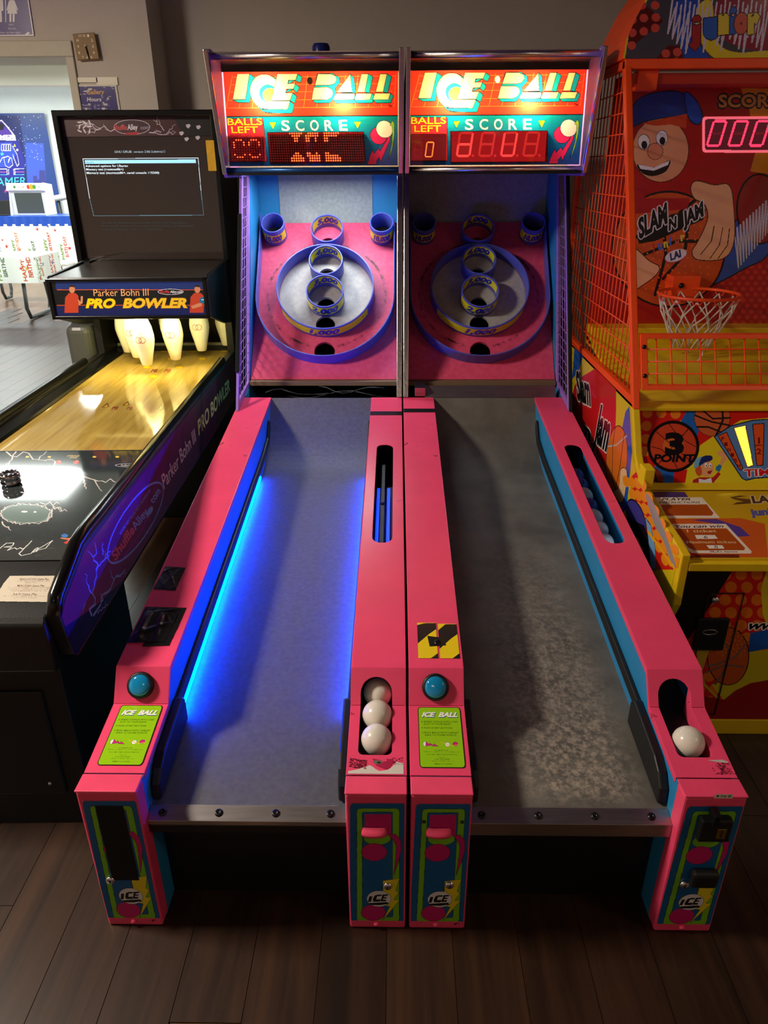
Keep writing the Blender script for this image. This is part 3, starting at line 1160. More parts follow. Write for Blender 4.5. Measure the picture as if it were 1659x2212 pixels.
        if lit and s == 'L':                                  # opening left by the missing note reader
            MB().box((x0 + .038, -.0025, .168), (x0 + .102, .0, .412)).build('note_reader_opening', VOIDB, post, .003)
        if not lit and s == 'L':
            for bx in (.030, .116): MB().lathe([(.004, 0), (.004, .003), (0, .004)], (x0 + bx, -.0007, .372), (0, -1, 0), 12).build('sticker_screw', BOLT, post)
        if not lit and s == 'R':
            cm = MB().box((x0 + .040, -.020, .335), (x0 + .110, 0, .400)).build('coin_slot_unit', BLACK, post, .004)
            MB().box((x0 + .058, -.030, .392), (x0 + .074, -.002, .428)).build('coin_bracket', BOLT, cm, .003)
            MB().box((x0 + .078, -.0215, .348), (x0 + .098, -.0198, .378)).build('brass_plate', mat('brass', (196, 160, 70), .3, 1.0), cm, .001)
            MB().box((x0 + .086, -.0222, .352), (x0 + .0885, -.0212, .374)).build('coin_slot', VOIDB, cm)
            cup = MB().box((x0 + .050, -.024, .185), (x0 + .112, 0, .232)).build('coin_return_cup', BLACK, post, .008)
            cup['label'] = 'black plastic coin return cup'
            pa = Art(0, 0, .040, .0125, .0005, (232, 228, 216))
            pa.text('50¢', (.013, .0035), (.027, .0035), (.013, .0095), (40, 30, 26), .02)
            pa.ell(.007, .0062, .0028, .0028, (40, 40, 36)).ell(.033, .0062, .0035, .0035, (50, 46, 40)).ell(.033, .0062, .0015, .0015, (220, 216, 206))
            pa.build('price_label', PRINT, post, Plane((x0 + .062, -.0021, .4528 - .012), (1, 0, 0), (0, 0, 1)), .0005).location = (0, 0, .0115)
    # --- button and instruction plate
    l, f, (c_, s_) = section(1)
    bc = f(0)(.066, .046, 0)
    nrm = (0, -s_, c_)
    btn = MB().lathe([(.034, 0), (.034, .008), (.031, .012), (.0275, .012)], bc, nrm, 36).build('start_button', BLACK, root)
    MB().lathe([(.0272, .009), (.0268, .013), (.020, .0165), (.010, .0185), (0, .019)], bc, nrm, 36).build('button_cap', mat('blue_button', (20, 146, 206), .08, trans=.15, coat=.6), btn)
    ia = instr_art()
    ip = ia.build('instruction_plate', PRINTG, root, secplane(0, 0, .001), .0006)
    ip['label'] = 'yellow-green instruction plate with small print'
    # --- target cabinet
    out = [(.022, 0), (.718, 0), (.718, .885), (.022, .885)]
    circ = lambda u, t, r: [(u + r * math.cos(2 * PI * k / 28), t + r * math.sin(2 * PI * k / 28)) for k in range(28)]
    holes = [(.37, .150, .050), (.37, .296, .047), (.37, .405, .044), (.37, .572, .042), (.37, .752, .042)]
    MB().plate(out, [circ(*h) for h in holes], brd, .016).build('target_board', BOARD, root)
    MB().box((.022, 2.26, .72), (.718, 2.30, .86)).box((.022, 2.78, .78), (.718, 2.79, 1.42)).box((.022, 2.3, .70), (.718, 2.8, .72)).build('target_box', VOIDB, root)
    MB().box((.022, 2.17, .778), (.718, 2.202, .797)).build('board_edge', mat('raw_wood_edge', (120, 98, 74), .7), root)
    # score rings
    big = ring(root, 'score_ring', .37, .464, .238, .078, .006, 96)
    ring_label(big, '1,000', .37, .464, .238, .018, .070, 1.05, True, .15)
    r3 = ring(root, 'score_ring', .37, .428, .0905, .088)
    ring_label(r3, '2,000', .37, .428, .0905, .022, .078, 1.35, True, .142, False)
    ring_label(r3, '3,000', .37, .428, .0905, .030, .080, 1.35, False, .14, False)
    r4 = ring(root, 'score_ring', .37, .603, .0835, .088)
    ring_label(r4, '4,000', .37, .603, .0835, .030, .080, 1.35, False, .133, False)
    r5 = ring(root, 'score_ring', .37, .786, .081, .088)
    ring_label(r5, '5,000', .37, .786, .081, .030, .080, 1.35, False, .125, False)
    for ux in (.102, .642):
        rs = ring(root, 'score_ring', ux, .805, .058, .105)
        ring_label(rs, '10,000', ux, .805, .058, .026, .078, 1.3, True, .088, False)
        MB().lathe([(.0, 0), (.052, 0), (.052, .002), (0, .002)], brd(ux, .805, .001), (0, -SN, CS), 28).build('ring_floor', VOIDB, rs)
    pts = [(.37 + .337 * math.cos(a), .42 + .337 * math.sin(a)) for a in [math.radians(180 + 6 * k) for k in range(31)]]
    left = [(.030, .885), (.033, .70), (.033, .55)]
    path = left + pts + [(.707, .55), (.707, .70), (.710, .885)]
    ins = [(.37 + (u - .37) * (1 - .0055 / .337), t + (.0055 if t < .3 else 0)) for u, t in path]
    MB().plate(path + ins[::-1], [], lambda u, t, h: brd(u, t, .075 + h), .075).build('ball_fence', RINGB, root, .001)
    for ux in (.14, .60): MB().lathe([(.005, 0), (.004, .003), (0, .004)], brd(ux, .42 - math.sqrt(.337 ** 2 - (ux - .37) ** 2) - .0005, .04), (0, -CS, -SN), 10).build('fence_screw', STEEL, root)
    # back panel, sides
    MB().box((.02, 2.805, 1.40), (.72, 2.82, 2.0)).build('back_panel', BLUE if lit else GREYP, root)
    if lit: MB().box((.122, 2.800, 1.44), (.594, 2.806, 1.98)).build('back_mat', GREYP, root, .001)
    solid = [(2.07, 0), (2.9, 0), (2.9, 2.08), (2.43, 2.08), (2.43, 1.70), (2.41, 1.70), (2.07, .757)]
    caged = [(2.07, 0), (2.9, 0), (2.9, 2.08), (2.43, 2.08), (2.43, 1.70), (2.62, 1.70), (2.2, .77), (2.07, .757)]
    MB().prism(caged if lit else solid, .0005, .0195).build('side_panel', BLUE, root)
    MB().prism(solid if lit else caged, .7205, .7395).build('side_panel', BLUE, root)
    # chrome edge on the panel by the middle gap
    xe = .7205 if lit else .0005
    MB().prism([(2.052, .757), (2.392, 1.70), (2.412, 1.70), (2.072, .757)], xe - .002, xe + .021).build('edge_trim', CHROME, root, .002)
    MB().box((.02, 2.86, 0), (.72, 2.88, 2.05)).box((.02, 2.10, 0), (.72, 2.12, .72)).build('cabinet_back', BLACK, root)
    mb = MB()
    for k, (xa, xb, za) in enumerate(((.1, .4, .755), (.35, .66, .77), (.2, .69, .745))):
        mb.tube([(xa + (xb - xa) * i / 8, 2.13 + .02 * math.sin(i * 1.3 + k), za + .014 * math.sin(i * .8 + k * 2)) for i in range(9)], .0028, 6)
    mb.build('wiring', RUBBER, root)
    # side cage
    xc = .004 if lit else .724
    outl = [(1.90, .737), (2.43, 1.70), (2.62, 1.70), (2.2, .772)]
    inn = [(1.945, .775), (2.447, 1.675), (2.598, 1.675), (2.185, .795)]
    cage = MB().plate(outl, [inn], lambda y, z, h: (xc + .012 + h, y, z), .012).build('side_cage', LAV, root, .002)
    lerp = lambda p, q, t: (p[0] + (q[0] - p[0]) * t, p[1] + (q[1] - p[1]) * t)
    for k in range(1, 21):
        a, b = lerp(inn[0], inn[1], k / 21), lerp(inn[3], inn[2], k / 21)
        MB().tube([(xc + .006, *a), (xc + .006, *b)], .0018, 5).build('bar', LAV, cage)
    for k in range(1, 4):
        a, b = lerp(inn[0], inn[3], k / 4), lerp(inn[1], inn[2], k / 4)
        MB().tube([(xc + .006, *a), (xc + .006, *b)], .0018, 5).build('bar', LAV, cage)
    t0, t1 = (.16, .82) if lit else (.0, 1.0)
    p, q = lerp(outl[0], outl[1], t0), lerp(outl[0], outl[1], t1)
    MB().prism([(p[0] - .012, p[1]), (q[0] - .012, q[1]), (q[0] + .004, q[1]), (p[0] + .004, p[1])], xc - .004 if lit else xc + .002, xc + .014 if lit else xc + .018).build('foam_edge', FOAM, cage, .004)
    # --- marquee hood
    hs = [(1.955, 2.105), (2.0, 2.115), (2.43, 2.09), (2.43, 1.675), (2.125, 1.675), (2.10, 1.69)]
    for x0 in (.0005, .7245):
        mb = MB().prism(hs, x0, x0 + .015)
        hp = mb.build('hood_side', LAV if (x0 < .1) == lit else BLACK, root)
        MB().prism([(1.946, 2.106), (1.966, 2.110), (2.112, 1.690), (2.092, 1.688)], x0 - .0015, x0 + .0165).build('chrome_edge', CHROME, hp, .003)
    MB().prism([(1.985, 2.088), (2.43, 2.075), (2.43, 2.09), (1.985, 2.103)], .016, .724).build('hood_top', mat('hood_gloss', (190, 170, 168), .2, .85), root)
    MB().box((.016, 2.11, 1.684), (.724, 2.43, 1.694)).build('hood_bottom', BLACK, root)
    MB().tube([(.016, 1.992, 2.09), (.724, 1.992, 2.09)], .0125, 14).build('hood_bar', CHROME, root)
    MB().tube([(.016, 2.122, 1.702), (.724, 2.122, 1.702)], .0115, 14).build('hood_bar', CHROME if not lit else mat('blue_bar', (40, 84, 140), .3, .6), root)
    MB().prism([(1.998, 2.082), (2.000, 2.082), (2.126, 1.712), (2.124, 1.712)], .0165, .7235).build('hood_pane', PANE, root)
    MB().box((.016, 2.40, 1.70), (.724, 2.41, 2.075)).build('light_box_back', mat('light_box_grey', (150, 146, 140), .7), root)
    MB().box((.016, 2.168, 2.058), (.724, 2.182, 2.086)).build('light_box_lip', BLACK, root)
    A, T = marquee_art(kind)
    y0, y1, z0, z1 = 2.150, 2.178, 1.718, 2.063
    ln_ = math.hypot(y1 - y0, z1 - z0)
    mpl = Plane((.02, y0, z0), (1, 0, 0), (0, (y1 - y0) / ln_, (z1 - z0) / ln_))
    mq = A.build('marquee', BACKLIT, root, mpl, .0)
    mq['label'] = 'backlit red and teal marquee with big slanted lettering'
    # bulbs behind the marquee
    for k, (bx, bz) in enumerate(((.19, 1.955), (.50, 1.945))):
        bl = bpy.data.lights.new('marquee_bulb', 'POINT')
        bl.energy, bl.color, bl.shadow_soft_size = 10.5, (1.0, .78, .42), .022
        bo = bpy.data.objects.new('bulb_light', bl)
        COL.objects.link(bo)
        bo.parent = root
        bo.location = (bx, 2.215, bz)
    for (xa, ya, xb, yb) in ((408, 938, 1154, 698), (98, 926, 384, 712)):        # closed boxes behind the two displays
        a_, b_ = T(xa, ya), T(xb, yb)
        q0, q1 = mpl.o + mpl.uy * a_[1], mpl.o + mpl.uy * b_[1]
        MB().box((.02 + a_[0], q1[1] + .003, q0[2]), (.02 + b_[0], q1[1] + .022, q1[2])).build('display_box', BLACK, root)
    # displays: real lit elements on the sheet
    disp = Plane(mpl.o + mpl.n * .002, mpl.ux, mpl.uy)
    if lit:
        D = Art(0, 0, .70, .345, .0011, None, T)
        CN = lambda x, y: (x - 123 + (y - 240) * 0, y - 8)                       # noted on the left game's crop
        rows_s = ['TOP']
        top = {0: '.........xxxxxx..xxxxx..xxxxxxx..........', 1: '..........xxxx..xxxxxx..xxxxxx...........', 2: '...........xx...xx..x...xx...............', 3: '...........xx...xx..x...xx...............'}
        bot = {8: '...........xx...xx..x...xx...............', 9: '..........xxxx..xxxxxx..xxxxxx...........', 10: '.........xxxxxx..xxxxx..xxxxxxx..........', 11: '.........xxxxxx..xxxxx..xxxxxxx..........'}
        for r_ in range(12):
            for c_ in range(41):
                x, y = 420 + c_ * 17.9, 708 + r_ * 19.2
                on = {**top, **bot}.get(r_, '.' * 41)[c_] == 'x'
                D.ell(x, y, 6.0 if on else 5, 6.4 if on else 5, (255, 84, 40) if on else (70, 7, 6))
        offs = {(2, 2), (2, 3), (2, 4), (2, 8), (2, 9), (2, 10), (3, 1), (3, 5), (3, 7), (3, 11), (4, 1), (4, 5), (4, 7), (4, 11), (5, 1), (8, 1), (8, 5), (8, 7), (8, 11), (9, 2), (9, 3), (9, 4), (9, 8), (9, 9), (9, 10)}
        for r_ in range(11):
            for c_ in range(13):
                D.ell(120 + c_ * 19.5, 718 + r_ * 19, 5.4, 5.6, (255, 80, 40) if (r_, c_) in offs else (70, 7, 6))
        o = D.build('led_dots', LEDP, mq, disp, .0)
        o['kind'] = 'stuff'
    else:
        D = Art(0, 0, .70, .345, .0011, None)
        P0, P1 = T(412, 934), T(1150, 702)
        D.poly([P0, (P1[0], P0[1]), P1, (P0[0], P1[1])], (132, 10, 14))
        q0, q1 = T(100, 920), T(374, 716)
        D.poly([q0, (q1[0], q0[1]), q1, (q0[0], q1[1])], (96, 12, 14))
        ON, OFF = (255, 64, 58), (172, 34, 30)
        for k, on in enumerate(('bcdeg', '', 'bcdef', 'c')):
            a, b = T(455 + k * 171, 888), T(560 + k * 171, 712)
            seg7(D, a[0], a[1], b[0], b[1], on if k != 1 else '', ON if k in (0, 2) else OFF, OFF, .0085, .13)
            cx, cy = T(580 + k * 171, 888)
            D.ell(cx, cy, .005, .005, OFF)
        for k in (0, 1):
            a, b = T(122 + k * 88, 893), T(178 + k * 88, 782)
            seg7(D, a[0], a[1], b[0], b[1], 'abcdef' if k else '', (255, 130, 50), (110, 18, 16), .0048, .13)
        D.build('digit_display', print_mat('digit_glow', .4, 0, False, 1.5), mq, disp, .0)
    if lit:
        MB().lathe([(.034, 0), (.036, .012), (.036, .055), (.030, .066), (0, .068)], (.41, 2.25, 2.095), (0, 0, 1), 28).build('top_beacon', mat('beacon_blue', (24, 30, 96), .25), root)
        # lamp under the hood lights the target board
        bl = bpy.data.lights.new('target_lamp_light', 'AREA')
        bl.shape, bl.size, bl.size_y, bl.energy, bl.color = 'RECTANGLE', .5, .05, 6.5, (.86, .93, 1.0)
        bo = bpy.data.objects.new('target_lamp_light', bl)
        COL.objects.link(bo)
        bo.parent = root
        bo.location = (.37, 2.47, 1.694)
        bo.rotation_euler = (math.radians(-6), 0, 0)
        MB().tube([(.12, 2.47, 1.706), (.62, 2.47, 1.706)], .005, 10).build('target_lamp', mat('tube_lamp', (240, 245, 255), .4, emit=(225, 238, 255), es=2.5), root)
        # blue light strips along both lane walls
        LEDM = mat('blue_led', (30, 80, 255), .4, emit=(0, 62, 255), es=380)
        SLOT_GLOW = mat('slot_glow_blue', (30, 80, 255), .4, emit=(0, 50, 255), es=2.2)
        for s, xw in ((1, .1372), (-1, .6028)):
            st = MB().prism([(.318, lane_z(.318) + .012), (1.66, lane_z(1.66) + .012), (1.66, lane_z(1.66) + .0175), (.318, lane_z(.318) + .0175)], *sorted((xw, xw + s * .004)))
            st.build('glow_strip', LEDM, root)
        for xa in (.643, .682):                               # added glowing bands stand in for blue light on the slot floor
            MB().prism([(.80, tz(.80) + .02), (1.40, tz(1.40) + .02), (1.40, tz(1.40) + .026), (.80, tz(.80) + .026)], xa, xa + .011).build('glow_strip', SLOT_GLOW, root)
        # tape patches on the left rail
        l, f, _ = section(2)
        y2v = lambda y: (y - .316) / (1.744 / l)
        def crumple(P, base, amp, seed, nu=26, nv=20):
            rn = random.Random(seed)
            folds = [(rn.uniform(0, PI), rn.uniform(-.6, .6), rn.uniform(.02, .05), rn.uniform(.5, 1)) for _ in range(7)]
            vs = []
            for a in range(nv + 1):
                for b in range(nu + 1):
                    u_, v_ = b / nu, a / nv
                    x = (P[0][0] * (1 - u_) + P[1][0] * u_) * v_ + (P[3][0] * (1 - u_) + P[2][0] * u_) * (1 - v_)
                    y = (P[0][1] * (1 - u_) + P[1][1] * u_) * v_ + (P[3][1] * (1 - u_) + P[2][1] * u_) * (1 - v_)
                    h = base
                    for an, of, wd, am in folds:
                        d = (u_ - .5) * math.cos(an) + (v_ - .5) * math.sin(an) - of
                        h += amp * am * math.exp(-(d / wd) ** 2) * min(1, 6 * u_ * (1 - u_)) * min(1, 6 * v_ * (1 - v_))
                    vs.append(f(0)(x + rn.uniform(-.0004, .0004), y2v(y), h))
            fs = [(a * (nu + 1) + b, a * (nu + 1) + b + 1, (a + 1) * (nu + 1) + b + 1, (a + 1) * (nu + 1) + b) for a in range(nv) for b in range(nu)]
            return MB().add(vs, fs, True)
        crumple([(.008, .745), (.072, .738), (.070, .625), (.002, .632)], .0012, .003, 3).build('tape_patch', TAPE, root)
        crumple([(.004, .552), (.122, .548), (.119, .455), (.002, .462)], .0012, .002, 5).build('tape_patch', TAPE, root)
        crumple([(.012, .535), (.106, .520), (.100, .405), (-.001, .400)], .0030, .0065, 8).build('tape_patch', TAPE, root)
        crumple([(.045, .462), (.118, .462), (.114, .392), (.044, .388)], .0018, .0016, 11).build('tape_patch', TAPE, root)
        MB().plate([(-.001, y2v(1.90)), (.139, y2v(1.90)), (.139, y2v(1.862)), (-.001, y2v(1.862))], [], lambda u, v, h: f(.603)(u, v, h + .0016), .0012).build('tape_band', TAPE, root)
        # worn white sticker patch on the lower rail, right
        l0, f0, _ = section(0)
        S = Art(.002, .0, .135, .052, .0008, None, lambda x, y: (x, y * .72))
        rnd = random.Random(5)
        S.poly([(.004, .003), (.131, .003), (.131, .044), (.124, .046), (.115, .050), (.110, .040), (.104, .030), (.096, .020), (.088, .017), (.075, .014), (.066, .022), (.060, .030), (.052, .036), (.044, .030), (.036, .026), (.026, .020), (.014, .016), (.004, .013)], (214, 208, 200))
        for k in range(160):
            x, y = rnd.uniform(.006, .045), rnd.uniform(.028, .062)
            if rnd.random() < .75: S.ell(x, y - .2 * (x - .01), rnd.uniform(.0008, .0035), rnd.uniform(.0006, .002), (104, 22, 40))
        for k in range(60):
            S.ell(rnd.uniform(.092, .13), rnd.uniform(.038, .066), rnd.uniform(.0005, .002), rnd.uniform(.0005, .0016), (70, 20, 30))
        S.poly([(.058, .062), (.062, .052), (.07, .045), (.066, .036), (.08, .026), (.09, .020), (.098, .026), (.104, .04), (.108, .056), (.098, .062), (.09, .052), (.08, .048), (.078, .056)], (176, 36, 78))
        S.ell(.071, .048, .011, .008, (120, 108, 96)).ell(.074, .046, .005, .004, (50, 40, 40))
        S.build('torn_sticker', PRINT, root, secplane(0, .603, .0005), .0004)
    else:
        l, f, _ = section(2)
        y2v = lambda y: (y - .316) / (1.744 / l)
        # striped tape with a screw
        S = Art(.02, y2v(.345), .133, y2v(.492), .0008)
        V = y2v
        Y_, K = (236, 208, 20), (18, 18, 18)
        for x0, x1, o in ((.024, .075, 0), (.081, .131, .02)):
            S.rect(x0, V(.350), x1, V(.488 - o * .2), Y_)
            S.poly([(x0, V(.478 - o)), (x0 + .02, V(.486 - o * .2)), (x1, V(.487 - o * .2)), (x1, V(.462 - o)), (x1 - .02, V(.442 - o)), (x0, V(.405 - o))], K)
            S.poly([(x1 - .018, V(.350)), (x1, V(.350)), (x1, V(.368))], K)
        S.poly([(.050, V(.435)), (.093, V(.428)), (.099, V(.398)), (.055, V(.393))], K)
        so = S.build('striped_tape', PRINT, root, secplane(2, 0, .0008), .0006)
        so['label'] = 'yellow and black striped hazard tape'
        c0 = f(0)(.076, y2v(.410), .001)
        MB().lathe([(.010, 0), (.009, .003), (.004, .004), (0, .0035)], c0, (0, -.11, .99), 18).build('tape_screw', BOLT, so)
        MB().plate([(-.001, y2v(1.93)), (.139, y2v(1.93)), (.139, y2v(1.892)), (-.001, y2v(1.892))], [], lambda u, v, h: f(0)(u, v, h + .0016), .0012).build('tape_band', TAPE, root)
        # folded steel plate behind the ramp
        MB().prism([(2.062, .752), (2.10, .798), (2.104, .796), (2.068, .748)], .10, .70).build('ramp_plate', STEEL, root, .001)
        MB().prism([(2.062, .757), (2.10, .800), (2.098, .812), (2.05, .80)], .052, .10).build('ramp_plate', STEEL, root, .001)
        S = Art(.06, .0, .137, .062, .0008, None, lambda x, y: (x, y * .72 - .006))
        S.poly([(.085, .074), (.122, .076), (.133, .068), (.131, .064), (.11, .066)], (196, 190, 186))
        rnd = random.Random(9)
        for k in range(120):
            S.ell(.098 + rnd.gauss(.016, .010), rnd.uniform(.02, .062), rnd.uniform(.0005, .0022), rnd.uniform(.0005, .0016), (60, 16, 26))
        S.build('paint_wear', PRINT, root, secplane(0, .603, .0005), .0004)
    return root


gameA = roller_game('A', -.745)
gameB = roller_game('B', .005)
# little lamp at the front end of the return slot in the unlit game
bl = bpy.data.lights.new('slot_lamp_light', 'POINT')
bl.energy, bl.color, bl.shadow_soft_size = .7, (.66, .86, 1.0), .008
bo = bpy.data.objects.new('slot_lamp_light', bl)
COL.objects.link(bo)
bo.parent = gameB
bo.location = (.712, .84, .575)
MB().sphere((.712, .84, .575), .006, 12, 8).build('slot_lamp', mat('slot_bulb', (230, 244, 255), .4, emit=(190, 225, 255), es=3), gameB)

# balls
BR = .038
ballm = MB().sphere((0, 0, 0), BR, 28, 18).mesh('game_ball')
ballm.materials.append(WHITEB)
ballb = MB().sphere((0, 0, 0), BR, 28, 18).mesh('game_ball')
ballb.materials.append(BALLB)


def put_ball(x, y, label, m=ballm, group='white balls in the tray openings', dz=0.0):
    o = link('game_ball', m, None, 0, (x, y, .40 + .112 * y + BR * 1.0065 + dz))
    prop(o, label, 'ball', group)


put_ball(-.0755, .165, 'white ball resting on the rubber stop in the blue-lit game tray, lowest of three')
put_ball(-.0755, .2418, 'middle one of the three white balls in the blue-lit game tray')
put_ball(-.0755, .3186, 'uppermost of the three white balls, under the arch of the blue-lit game tray')
put_ball(.6735, .165, 'single white ball in the tray of the unlit game beside the basketball game')
for k in range(8):
    y = .93 + k * .0768
    put_ball(.6735, y, '%s ball from the front in the return slot of the unlit game, %s' % (('first', 'second', 'third', 'fourth', 'fifth', 'sixth', 'seventh', 'eighth')[k], 'bluish' if k in (4, 6, 7) else 'white'), ballb if k in (4, 6, 7) else ballm, 'balls in the return slot')


# ------------------------------------------------------------------ puck bowling game
def local_plane(root, o, ux, uy):
    """the same surface in a thing's own space and in the room"""
    r = Matrix.Rotation(root.rotation_euler.z, 3, 'Z')
    lw = Plane(r @ Vector(o) + root.location, r @ Vector(ux), r @ Vector(uy))
    return Plane(o, ux, uy), lw


BG = thing('puck_bowling_game', 'long black puck bowling game with purple lightning side art and dark monitor', 'arcade game', (-.845, 0, 0), .025)
GLOSSB = mat('gloss_black', (14, 15, 15), .18, noise=.05)
sidep = [(.50, .81), (2.75, .81), (2.75, .56), (.36, .56), (.325, .585), (.297, .722), (.33, .745)]
for x0 in (-.035, -.74):
    nm = MB().prism(sidep, x0, x0 + .035).build('side_rail', BLACK, BG, .003)
    MB().tube([(x0 + .0175, .305, .715), (x0 + .0175, .335, .755), (x0 + .0175, .49, .815), (x0 + .0175, .56, .821), (x0 + .0175, 2.5, .821)], .0185, 12).build('rail_cap', GLOSSB, nm)
# gutter ledge inside the left rail
MB().prism([(-.705, .80), (-.705, .772), (-.655, .772), (-.66, .782)], 1.0, 2.9, 'y').build('gutter_ledge', GLOSSB, BG)
MB().box((-.705, .49, .745), (-.035, 1.32, .770)).build('playfield_base', BLACK, BG)
lw_ = MB().box((-.705, 1.32, .745), (-.035, 3.15, .770)).build('lane_bed', LANEWOOD, BG)
# printed near half of the playfield
pl, plw = local_plane(BG, (-.705, .49, .7703), (1, 0, 0), (0, 1, 0))
CB = crop(0, 930, 4.366)
A = Art(0, 0, .67, .83, .0013, (44, 50, 52), via(plw, CB))
rnd = random.Random(3)
for k in range(900):
    u, v = rnd.uniform(0, .67), rnd.uniform(0, .83)
    A.T = lambda x, y: (x, y)
    A.ell(u, v, rnd.uniform(.002, .012), rnd.uniform(.002, .006), rnd.choice([(50, 57, 58), (40, 45, 47), (56, 64, 64), (47, 53, 54)]))
A.T = via(plw, CB)
LT = (206, 196, 192)
for p, q, s, fk in (((60, 200), (520, 290), 2, 2), ((520, 290), (500, 380), 3, 1), ((500, 380), (780, 440), 4, 2), ((780, 430), (1110, 490), 5, 1), ((500, 380), (570, 440), 6, 0), ((440, 340), (440, 470), 8, 0), ((780, 440), (810, 550), 9, 0), ((200, 580), (320, 620), 10, 1), ((150, 200), (60, 330), 12, 1)):
    A.bolt(p, q, .006, LT, .07, 9, s, fk)
A.ell(250, 785, 245, 92, (122, 140, 136))
A.ell(250, 785, 225, 82, (98, 116, 112))
for k in range(26):
    a, b = 2 * PI * k / 26, 2 * PI * (k + 1) / 26
    A.bolt((250 + 245 * math.cos(a), 785 + 96 * math.sin(a)), (250 + 245 * math.cos(b), 785 + 96 * math.sin(b)), .004, LT, .25, 4, k)
for p, q, s in (((490, 740), (440, 860), 21), ((500, 720), (630, 760), 22), ((20, 860), (100, 940), 23), ((380, 680), (560, 690), 24)): A.bolt(p, q, .004, LT, .12, 6, s, 1)
A.ell(230, 765, 30, 8, (226, 240, 238)).ell(330, 768, 14, 7, (226, 240, 238))
for x in (258, 465, 890, 1105, 1320): A.ell(x, 248, 18, 8, (236, 196, 84))
A.text('STRIKE', (628, 246), (750, 246), (632, 232), (206, 178, 110), .02, .3)
A.text('ZONE', (650, 262), (726, 262), (654, 248), (206, 178, 110), .02, .3)
for x in (555, 720): A.ell(x, 298, 30, 18, (176, 44, 40)).ell(x + 6, 290, 12, 9, (208, 92, 70))
A.ell(1225, 328, 140, 17, (206, 206, 206)).ell(1225, 328, 132, 14, (44, 46, 48))
A.text('ShuffleAlley.com', (1140, 334), (1310, 334), (1140, 322), (206, 202, 198), .01)
# printed bowler, arm stretched out with a blue ball
A.poly([(600, 1060), (640, 1035), (720, 990), (790, 950), (820, 975), (760, 1068), (640, 1072)], (222, 66, 52))
A.poly([(570, 1010), (640, 1016), (720, 1000), (750, 1010), (720, 1030), (640, 1030), (575, 1020)], (226, 130, 92))
A.poly([(735, 915), (765, 903), (800, 915), (806, 940), (775, 956), (738, 944)], (226, 140, 92))
A.ell(610, 992, 32, 18, (66, 120, 190))
sig = [(0, 1110), (60, 1062), (130, 1060), (120, 1085), (40, 1100), (110, 1100), (70, 1130), (140, 1105), (160, 1120), (190, 1105), (215, 1118), (240, 1100), (300, 1040), (230, 1110), (180, 1160), (200, 1180), (290, 1160), (340, 1110), (360, 1105), (345, 1140), (300, 1150), (390, 1100), (495, 1038), (430, 1110), (345, 1130)]
A.line(sig, .0028, (220, 222, 220))
A.build('playfield_print', print_mat('playfield_gloss', .07, 0), BG, pl, .0)
# lane markings on the wood
pl, plw = local_plane(BG, (-.705, 1.32, .7703), (1, 0, 0), (0, 1, 0))
A = Art(0, 0, .67, 1.85, .0016, None, via(plw))
for px_, py_ in ((332, 813), (317, 793), (387, 793), (300, 774), (369, 775), (437, 775), (354, 758), (419, 758), (483, 758)):
    A.ell(px_, py_, 9, 3.2, (196, 150, 20)).ell(px_, py_, 7, 2.2, (232, 190, 40))
for x, y in ((228, 877), (272, 873), (345, 882), (383, 886)):
    A.poly([(x - 9, y + 3), (x + 4, y - 7), (x + 8, y + 2)], (120, 84, 30))
    A.poly([(x - 4, y + 2), (x + 3, y - 3), (x + 5, y + 1)], (226, 176, 60))
for x, y in ((247, 882), (279, 882), (332, 801), (361, 801)):
    A.text('PB', (x - 7, y + 3), (x + 8, y + 3), (x - 6, y - 4), (140, 52, 44), .02, .4)
A.build('lane_print', PRINTG, BG, pl, .0)
MB().box((-.705, 1.318, .7702), (-.035, 1.323, .7712)).build('lane_seam', BLACK, BG)
# sloping apron with rules card, front box
MB().prism([(.495, .768), (.30, .716), (.285, .70), (.285, .56), (.33, .555), (.495, .60)], -.705, -.035).build('apron', BLACK, BG, .006)
MB().box((-.70, .315, .0), (-.04, .82, .575)).build('pedestal', BLACK, BG, .004)
MB().prism([(-.64, .12), (-.10, .12), (-.10, .48), (-.64, .48)], .308, .316, 'y').build('service_door', BLACK, BG, .004)
for x in (-.60, -.14): MB().lathe([(.006, 0), (.005, .003), (0, .004)], (x, .308, .16), (0, -1, 0), 12).build('door_bolt', STEEL, BG)
MB().box((-.72, 2.35, 0), (-.02, 3.3, .56)).build('rear_base', BLACK, BG, .004)
MB().box((-.70, .82, .54), (-.04, 2.35, .57)).build('lane_underside', BLACK, BG)
sl_ = Vector((0, .195, .052)).normalized()
pl, plw = local_plane(BG, (-.70, .31, .7195), (1, 0, 0), tuple(sl_))
A = Art(.20, .005, .66, .19, .0008, None, via(plw, CB))
A.poly([(96, 1373), (568, 1373), (566, 1388), (480, 1600), (455, 1620), (0, 1615), (-60, 1615), (30, 1450)], (206, 196, 178))
for y, x0, x1, s_, big in ((1414, 185, 462, 'REGULATION Game Play', 1), (1426, 165, 468, 'Scoring is based on American Bowling Congress', 0), (1441, 236, 380, 'Rules and Regulations', 0), (1476, 162, 420, 'MULLIGAN Game Play', 1), (1488, 75, 495, 'Scoring is the same as Regulation and allows Unlimited Mulligans.', 0), (1503, 88, 470, 'Should Player use Time Credits, Speed Purchased at 25¢ Each.', 0), (1518, 98, 440, 'Purchased Mulligans Must Be Used Before Game Ends', 0), (1556, 120, 350, '3-6-9 Game Play', 1), (1568, 35, 460, 'Scoring is the same as Regulation and gives an Automatic Strike', 0), (1583, 130, 345, 'in Frames 3, 6 and 9', 0)):
    h = 20 if big else 9
    A.text(s_, (x0, y), (x1, y), (x0 + h * .4, y - h), (96, 44, 40) if big else (118, 76, 66), .012 if big else 0)
o = A.build('rules_card', PRINT, BG, pl, .0012)
